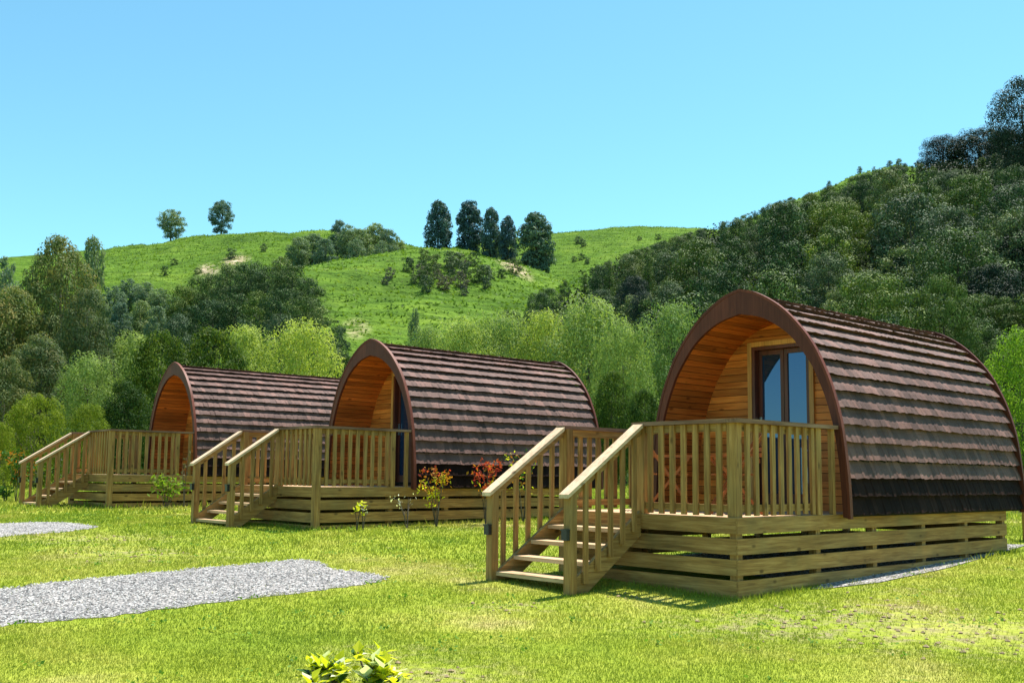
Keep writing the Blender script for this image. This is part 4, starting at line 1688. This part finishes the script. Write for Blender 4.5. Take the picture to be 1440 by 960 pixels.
# named giants of the right-hand hill
big = [(1326, 192, 205, 78, 0, 'big dark round tree on the right skyline, leftmost of the skyline giants'),
       (1378, 182, 200, 110, 3, 'broad dark tree with rusty top on the right skyline'),
       (1422, 186, 192, 100, 0, 'dark tree on the right skyline beside the tallest one'),
       (1436, 110, 150, 104, 0, 'tallest dark tree, cut off by the top right edge of the photo'),
       (1410, 262, 130, 110, 1, 'huge dark tree on the slope below the right skyline'),
       (1330, 290, 150, 100, 3, 'huge dark spreading tree in the middle of the steep right slope'),
       (1250, 330, 140, 80, 2, 'large dark tree on the slope above the nearest roof'),
       (1180, 345, 130, 80, 0, 'large dark tree left above the nearest roof'),
       (1445, 318, 100, 150, 1, 'dark tree in deep shade at the right edge above the lime-green tree'),
       (1395, 372, 90, 120, 0, 'dark tree in deep shade above the rear arch of the nearest cabin'),
       (890, 388, 110, 60, 3, 'dark clump tree behind the gap between willows'),
       (905, 410, 95, 60, 1, 'darkest bushy tree just above the willow gap')]
for px, top, D, w, k, lab in big:
    px_tree('forest_giant', [FKD[k % 2] if px > 1310 or px in (905, 890) else FKN[k % 3]], px, top, D, w, lab, group='large dark trees of the right-hand hill')
for px, top, D, lab in ((1300, 395, 84, 'pale tree fern over the rear part of the nearest roof'), (1272, 408, 82, 'small tree fern left of the large one above the nearest roof'), (1352, 412, 82, 'tree fern with drooping fronds beside the dark tree above the nearest roof'), (1160, 400, 86, 'tree fern just right of the nearest cabin peak')):
    a, b = ray(px, top)
    D = min(np.arange(62, 140, 0.5), key=lambda d: abs(hill_z(a * d, d) + 5.2 - EYE - b * d))
    h = 5.4
    plant_tree('tree_fern', K_FERN, a * D, D, hill_z(a * D, D) - 0.2, h, lab, 'tree fern', 'tree ferns above the nearest roof')
px_tree('spreading_tree', [FKN[1]], 1322, 386, 74, 110, 'spreading tree with sunlit pale crown above the nearest roof')

# gully bush at the left and middle
gl = [(255, 400, 165, 60, 2), (278, 388, 168, 56, 0), (300, 384, 165, 56, 0), (325, 370, 160, 60, 1), (352, 366, 155, 62, 3), (378, 374, 148, 58, 0), (398, 361, 140, 46, 5), (412, 372, 136, 60, 0), (432, 390, 130, 56, 0),
      (270, 428, 135, 58, 0), (300, 420, 132, 62, 3), (332, 412, 130, 62, 0), (365, 408, 125, 62, 2), (395, 405, 120, 60, 0), (425, 415, 115, 60, 3), (448, 432, 112, 44, 5), (466, 448, 108, 38, 6), (480, 458, 104, 32, 7), (462, 475, 98, 44, 0), (250, 440, 110, 56, 1), (395, 440, 100, 56, 1), (345, 446, 98, 56, 7)]
for k, (px, top, D, w, ki) in enumerate(gl):
    row = 'upper edge' if k < 9 else 'lower half'
    part = 'left' if px < 300 else ('middle' if px < 380 else 'right')
    shp = 'slim' if FK[ki][0] == 'narrow' else ('thin-leaved' if FK[ki][0] == 'airy' else 'round dark')
    px_tree('gully_tree', [FK[ki][1]], px, top, D, w, f'{shp} tree in the {row} of the gully bush, {part} part', 'tree', f'gully bush trees, {row}, {part}, {shp}')
sap = [(160, 402, 190), (182, 392, 200), (205, 396, 195), (225, 405, 190), (170, 425, 165), (198, 422, 168), (222, 430, 160), (245, 418, 170)]
for px, top, D in sap:
    px_tree('poplar', K_POP, px, top, D, 38, 'mid green poplar among the slope poplars below the two lone ridge trees', 'tree', 'poplars on the slope below the two lone trees')
px_tree('poplar', [K_POP[1]], 583, 432, 92, 22, 'small upright tree at the foot of the bright knoll')

# heath shrubs on the knoll
sh = 0
pts = []
while sh < 54:
    if sh >= 46:
        px, py = (random.uniform(150, 420), random.uniform(352, 395)) if sh < 58 else (random.uniform(440, 740), random.uniform(380, 450))
        D = depth_of(px, py, 90, 330)
    elif sh < 30:
        px, py = random.gauss(628, 40), random.gauss(394, 12)
        D = depth_of(px, py, 100, 240)
    else:
        px, py = random.uniform(800, 1000), random.uniform(337, 372)
        D = depth_of(px, py, 140, 420)
    x = at(px, D)
    k = random.choice(K_SHRUB[1:] if sh >= 46 else K_SHRUB) if sh < 30 or sh >= 46 else random.choice(K_SHRUB[1:])
    if any((x - a) ** 2 + (D - b) ** 2 < 5 for a, b in pts):
        continue
    pts.append((x, D))
    if 46 <= sh < 58:
        lab, grp = 'small bush dotted on the left hill below the two lone ridge trees', 'bushes on the left hill'
    elif sh >= 58:
        lab, grp = 'scrubby bush on the lower slope of the central knoll above the willows', 'bushes on the lower knoll slope'
    elif sh < 30:
        lab, grp = 'low heath shrub dotted on the bright slope of the central knoll', 'heath shrubs on the central knoll'
    else:
        lab, grp = 'small dark shrub dotted on the distant pasture right of the conifers', 'shrubs on the distant pasture'
    plant_tree('hill_shrub', k, x, D, hill_z(x, D) - 0.2, random.uniform(1.6, 3.2), lab, 'shrub', grp, random.uniform(0.8, 1.2))
    sh += 1


# undergrowth: an uneven low mass of leaves under the hill bush and along the valley floor
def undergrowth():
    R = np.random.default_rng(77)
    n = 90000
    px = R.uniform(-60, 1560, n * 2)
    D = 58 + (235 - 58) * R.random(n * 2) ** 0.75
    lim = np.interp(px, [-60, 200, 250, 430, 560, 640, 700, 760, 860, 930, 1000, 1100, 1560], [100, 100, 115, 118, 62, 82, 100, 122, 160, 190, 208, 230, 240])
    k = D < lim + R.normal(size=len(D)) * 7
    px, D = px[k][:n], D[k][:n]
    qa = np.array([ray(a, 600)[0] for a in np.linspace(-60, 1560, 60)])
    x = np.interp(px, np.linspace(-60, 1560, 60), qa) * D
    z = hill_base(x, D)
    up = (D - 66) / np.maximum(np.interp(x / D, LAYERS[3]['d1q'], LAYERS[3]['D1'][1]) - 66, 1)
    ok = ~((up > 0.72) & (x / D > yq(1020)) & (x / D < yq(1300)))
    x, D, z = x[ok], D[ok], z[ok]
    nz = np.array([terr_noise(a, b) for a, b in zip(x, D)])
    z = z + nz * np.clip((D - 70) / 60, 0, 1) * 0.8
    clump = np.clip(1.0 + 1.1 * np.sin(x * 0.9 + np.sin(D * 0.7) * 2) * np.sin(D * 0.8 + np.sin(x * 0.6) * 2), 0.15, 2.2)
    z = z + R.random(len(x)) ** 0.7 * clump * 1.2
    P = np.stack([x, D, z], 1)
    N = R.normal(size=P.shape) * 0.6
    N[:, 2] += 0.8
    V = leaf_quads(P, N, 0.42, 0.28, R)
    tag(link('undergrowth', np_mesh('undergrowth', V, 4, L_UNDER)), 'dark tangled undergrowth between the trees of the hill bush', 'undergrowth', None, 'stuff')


undergrowth()


def tussocks():
    R = np.random.default_rng(78)
    n = 110000
    px = R.uniform(60, 1330, n)
    D = 80 + (440 - 80) * R.random(n) ** 0.8
    qa = np.array([ray(a, 600)[0] for a in np.linspace(60, 1330, 60)])
    x = np.interp(px, np.linspace(60, 1330, 60), qa) * D
    z = hill_base(x, D)
    nz = np.array([terr_noise(a, b) for a, b in zip(x, D)])
    z = z + nz * np.clip((D - 70) / 60, 0, 1) * 0.8
    # rows of rank grass follow the sheep tracks (lines of equal height)
    k = (np.sin(z * 3.1 + nz * 5.0 + np.sin(x * 0.13) * 3 + np.sin(D * 0.09) * 2) > 0.35) | (R.random(n) < 0.25)
    x, D, z = x[k], D[k], z[k]
    P = np.stack([x, D, z + R.random(len(x)) * 0.25], 1)
    N = R.normal(size=P.shape) * 0.7
    N[:, 2] += 0.6
    V = leaf_quads(P, N, 0.75, 0.30, R)
    tag(link('hill_grass', np_mesh('hill_grass', V, 4, L_HILLG)), 'rank tufts of pasture grass along the sheep tracks of the hills', 'grass', None, 'stuff')


tussocks()


# ------------------------------------------------------------------ young plants by the cabins
def beside(i, px, v):
    us = np.arange(-2.5, 7, 0.01)
    best = min(us, key=lambda u: abs((lambda p: p[0] / p[1])(to_world(i, u, v)) - yq(px)))
    x, y = to_world(i, best, v)
    return x, y, float(np.interp(y, GY, GZ))


def young_plant(name, px, py, H, W, leafmats, n, label, leafL=0.06, leafW=0.028, bare=False, seed=1, stems=5, cat='shrub', top_first=0.35, z0=0.3, group=None, gpos=None):
    R = np.random.default_rng(seed)
    x, y, z = ground_at(px, py) if gpos is None else gpos
    root = empty(name, (x, y, z))
    tag(root, label, cat, group)
    mb = MB()
    tips = []
    for k in range(stems):
        th = R.uniform(0, 2 * math.pi)
        sp = R.uniform(0.15, 0.5) * W
        h = H * R.uniform(0.72, 1.0)
        p = [(0, 0, -0.05), (sp * .3 * math.cos(th), sp * .3 * math.sin(th), h * 0.4), (sp * .7 * math.cos(th), sp * .7 * math.sin(th), h * 0.75), (sp * math.cos(th), sp * math.sin(th), h)]
        mb.tube(p, [0.009, 0.007, 0.005, 0.002], 5)
        for f in (0.45, 0.6, 0.75, 0.88, 1.0):
            a = np.array([np.interp(f, [0, .4, .75, 1], [q[m] for q in p]) for m in range(3)])
            th2 = R.uniform(0, 6.28)
            e = a + np.array([math.cos(th2), math.sin(th2), 0.6]) * W * R.uniform(0.08, 0.2)
            if f < 1:
                mb.tube([a, e], [0.004, 0.0015], 4)
                tips.append(e)
            else:
                tips.append(a)
    mb.build('stem', BARK, root)
    if n:
        tips = np.array(tips)
        for mi, (mat, frac, lo, hi) in enumerate(leafmats):
            sel = tips[(tips[:, 2] >= lo * H) & (tips[:, 2] <= hi * H)]
            if len(sel) == 0:
                sel = tips
            k = int(n * frac)
            c = sel[R.integers(0, len(sel), k)]
            P = c + R.normal(size=(k, 3)) * np.array([1, 1, 0.8]) * W * 0.085
            N = R.normal(size=(k, 3))
            N[:, 2] += 0.3
            V = leaf_quads(P, N, leafL, leafW, R, -0.8)
            link('foliage', np_mesh('foliage', V, 4, mat), root)
    return root


young_plant('photinia_shrub', 616, 745, 1.0, 0.6, [(L_ORANGE, 0.5, 0.5, 1.1), (L_YEL, 0.4, 0.2, 0.85), (L_RED, 0.10, 0.9, 1.1)], 300, 'young shrub with orange and yellow-green leaves in front of the middle cabin', seed=3, leafL=0.075, leafW=0.035, gpos=beside(1, 616, -0.55))
young_plant('photinia_shrub', 684, 738, 1.15, 0.5, [(L_RED, 0.65, 0.55, 1.1), (L_ORANGE, 0.25, 0.3, 0.9), (L_YEL, 0.10, 0.2, 0.7)], 280, 'young shrub with bright red leaves beside the left newel of the nearest stairs', seed=5, leafL=0.075, leafW=0.035, gpos=beside(1, 684, -0.6))
young_plant('photinia_shrub', 737, 735, 1.35, 0.7, [(L_YEL, 0.35, 0.4, 1.1), (L_ORANGE, 0.25, 0.5, 1.1), (L_VDARK, 0.4, 0.4, 1.1)], 150, 'young yellowish shrub seen through the nearest stair railing', seed=7, leafL=0.07, leafW=0.035, gpos=beside(1, 737, -0.5))
young_plant('sapling', 505, 744, 0.45, 0.35, [(L_YEL, 1.0, 0.6, 1.1)], 26, 'thin sapling with one tuft of fresh leaves at the middle deck', seed=9, stems=3, leafL=0.09, leafW=0.04, gpos=beside(1, 505, -0.45))
young_plant('sapling', 513, 748, 0.42, 0.35, [(L_CREAM, 1.0, 0.6, 1.1)], 14, 'nearly bare pale sapling right of the fresh-leaved one', seed=10, stems=3, leafL=0.05, leafW=0.02, gpos=beside(1, 513, -0.5))
young_plant('sapling', 575, 738, 0.62, 0.6, [(L_CREAM, 1.0, 0.6, 1.1)], 22, 'nearly bare spreading sapling left of the orange-leaved shrub', seed=12, stems=4, leafL=0.05, leafW=0.02, gpos=beside(1, 575, -0.5))
young_plant('shrub', 238, 708, 0.72, 0.95, [(L_BUSH, 0.5, 0.3, 1.1), (L_LIME, 0.5, 0.3, 1.1)], 200, 'low yellow-green shrub in front of the farthest deck', seed=14, stems=8, leafL=0.13, leafW=0.05, gpos=beside(2, 238, -0.6))
young_plant('sapling', 263, 708, 1.25, 0.3, [(L_HEATH, 1.0, 0.6, 1.1)], 40, 'tall bare twig plant beside the low yellow-green shrub', seed=15, stems=3, leafL=0.06, leafW=0.03, gpos=beside(2, 263, -0.5))
young_plant('photinia_shrub', 22, 706, 1.4, 0.9, [(L_ORANGE, 0.35, 0.4, 1.1), (L_VDARK, 0.65, 0.2, 0.9)], 420, 'rusty orange shrub left of the farthest stairs', seed=17, leafL=0.10, leafW=0.05)
young_plant('weed', 6, 706, 0.35, 0.6, [(L_VDARK, 1.0, 0.1, 1.1)], 160, 'small dark weed on the lawn at the left edge', seed=18, leafL=0.09, leafW=0.04)


def big_leaf_shrub(px, py_top, D, label, spread, H, seed, ncl=7):
    R = np.random.default_rng(seed)
    a, b = ray(px, py_top)
    x, y = a * D, D
    z = float(np.interp(D, GY, GZ))
    H = EYE + b * D - z
    root = empty('variegated_shrub', (x, y, z))
    tag(root, label, 'shrub', 'leafy shrubs cut by the bottom edge')
    mb = MB()
    tips = []
    for k in range(ncl):
        th = R.uniform(0, 6.28)
        r = spread * R.uniform(0.1, 1.0)
        h = H * R.uniform(0.45, 1.0) ** 0.8
        tip = np.array([r * math.cos(th), r * math.sin(th), h])
        mb.tube([(0, 0, -0.03), tip * np.array([.6, .6, .6]), tip], [0.01, 0.008, 0.005], 5)
        tips.append(tip)
    mb.build('stem', BARK, root)
    sets = {'g': [], 'y': [], 'c': []}
    for tip in tips:
        for j in range(13):
            th = R.uniform(0, 6.28)
            el = R.uniform(-0.2, 1.2)
            d = np.array([math.cos(th) * math.cos(el), math.sin(th) * math.cos(el), math.sin(el)])
            L = R.uniform(0.07, 0.12)
            w = L * 0.36
            base = tip + np.array([0, 0, -R.uniform(0, 0.08)])
            side = np.cross(d, [0, 0, 1.0])
            side /= np.linalg.norm(side) + 1e-6
            nrm = np.cross(side, d)
            m1 = base + d * L * 0.5 + nrm * L * 0.06
            e = base + d * L - nrm * L * 0.10
            key = R.choice(['g', 'y', 'c'], p=[0.14, 0.58, 0.28])
            sets[key] += [base, m1 + side * w, e, m1 - nrm * L * .05, base, m1 - nrm * L * .05, e, m1 - side * w]
    for key, mat in (('g', L_VDARK), ('y', L_YEL), ('c', L_CREAM)):
        if sets[key]:
            link('foliage', np_mesh('foliage', np.array(sets[key]), 4, mat), root)


big_leaf_shrub(460, 927, 6.15, 'left yellow and white leafy shrub cut by the bottom edge', 0.19, 0.25, 3, 15)
big_leaf_shrub(532, 915, 6.2, 'right, darker and taller leafy shrub cut by the bottom edge', 0.15, 0.30, 5, 15)


# ------------------------------------------------------------------ fence at the far left and post at the right
def fence(x0, y0, x1, y1, n, label):
    root = empty('wire_fence', ((x0 + x1) / 2, (y0 + y1) / 2, float(np.interp((y0 + y1) / 2, GY, GZ))))
    tag(root, label, 'fence')
    ox, oy, oz = root.location
    for k in range(n):
        f = k / (n - 1)
        x, y = x0 + (x1 - x0) * f, y0 + (y1 - y0) * f
        z = float(np.interp(y, GY, GZ))
        mb = MB()
        mb.tube([(x - ox, y - oy, z - oz - 0.2), (x - ox, y - oy, z - oz + 1.15)], [0.055, 0.05], 8)
        mb.build('post', BARK_P, root)
    for h in (0.3, 0.55, 0.8, 1.05):
        mb = MB()
        z0, z1 = float(np.interp(y0, GY, GZ)), float(np.interp(y1, GY, GZ))
        mb.tube([(x0 - ox, y0 - oy, z0 - oz + h), (x1 - ox, y1 - oy, z1 - oz + h)], [0.006, 0.006], 5)
        mb.build('wire', STEEL, root)


xa = at(-60, 33)
xb = at(150, 44)
fence(xa, 33, xb, 44, 12, 'post and wire fence on the lawn behind the farthest stairs')
mbp = MB()
x, y, z = to_world(0, 8.2, 0.4)[0], to_world(0, 8.2, 0.4)[1], 0
z = float(np.interp(y, GY, GZ))
mbp.box(-0.06, 0.06, -0.06, 0.06, -0.2, 1.0)
mbp.prism_y([(-0.06, 1.0), (0.06, 1.0), (0.0, 1.03)], -0.06, 0.06)
o = mbp.build('garden_post', W_Z)
o.location = (x, y, z)
tag(o, 'short dark timber post on the grass behind the nearest cabin', 'post')

# ------------------------------------------------------------------ light
SUN_DIR = Vector((0.30, 0.295, 1.0)).normalized()     # towards the sun
el = math.asin(SUN_DIR.z)
az = math.atan2(SUN_DIR.x, SUN_DIR.y)                     # clockwise from +Y
sun_d = bpy.data.lights.new('sun', 'SUN')
sun_d.energy = 5.0
sun_d.angle = math.radians(0.5)
sun_d.color = (1.0, 0.955, 0.87)
sun = bpy.data.objects.new('sun', sun_d)
COL.objects.link(sun)
sun.rotation_euler = (-SUN_DIR).to_track_quat('-Z', 'Y').to_euler()
sun.location = (0, 0, 60)

w = bpy.data.worlds.new('World')
SC.world = w
w.use_nodes = True
nt = w.node_tree
bg = nt.nodes['Background']
sky = nt.nodes.new('ShaderNodeTexSky')
sky.sky_type = 'NISHITA'
sky.sun_disc = False
sky.sun_elevation = el
sky.sun_rotation = az
sky.air_density = 1.0
sky.dust_density = 0.2
sky.ozone_density = 2.0
mul = mix(nt, 'MULTIPLY', 1.0, sky.outputs[0], (0.77, 1.21, 1.08))
nt.links.new(mul, bg.inputs['Color'])
bg.inputs['Strength'].default_value = 0.102

SC.view_settings.view_transform = 'Standard'
SC.view_settings.look = 'None'
SC.view_settings.exposure = 0.95
SC.view_settings.gamma = 1.0
SC.render.engine = 'CYCLES'
SC.cycles.max_bounces = 7
SC.cycles.diffuse_bounces = 4
SC.cycles.transmission_bounces = 4
SC.cycles.use_denoising = True
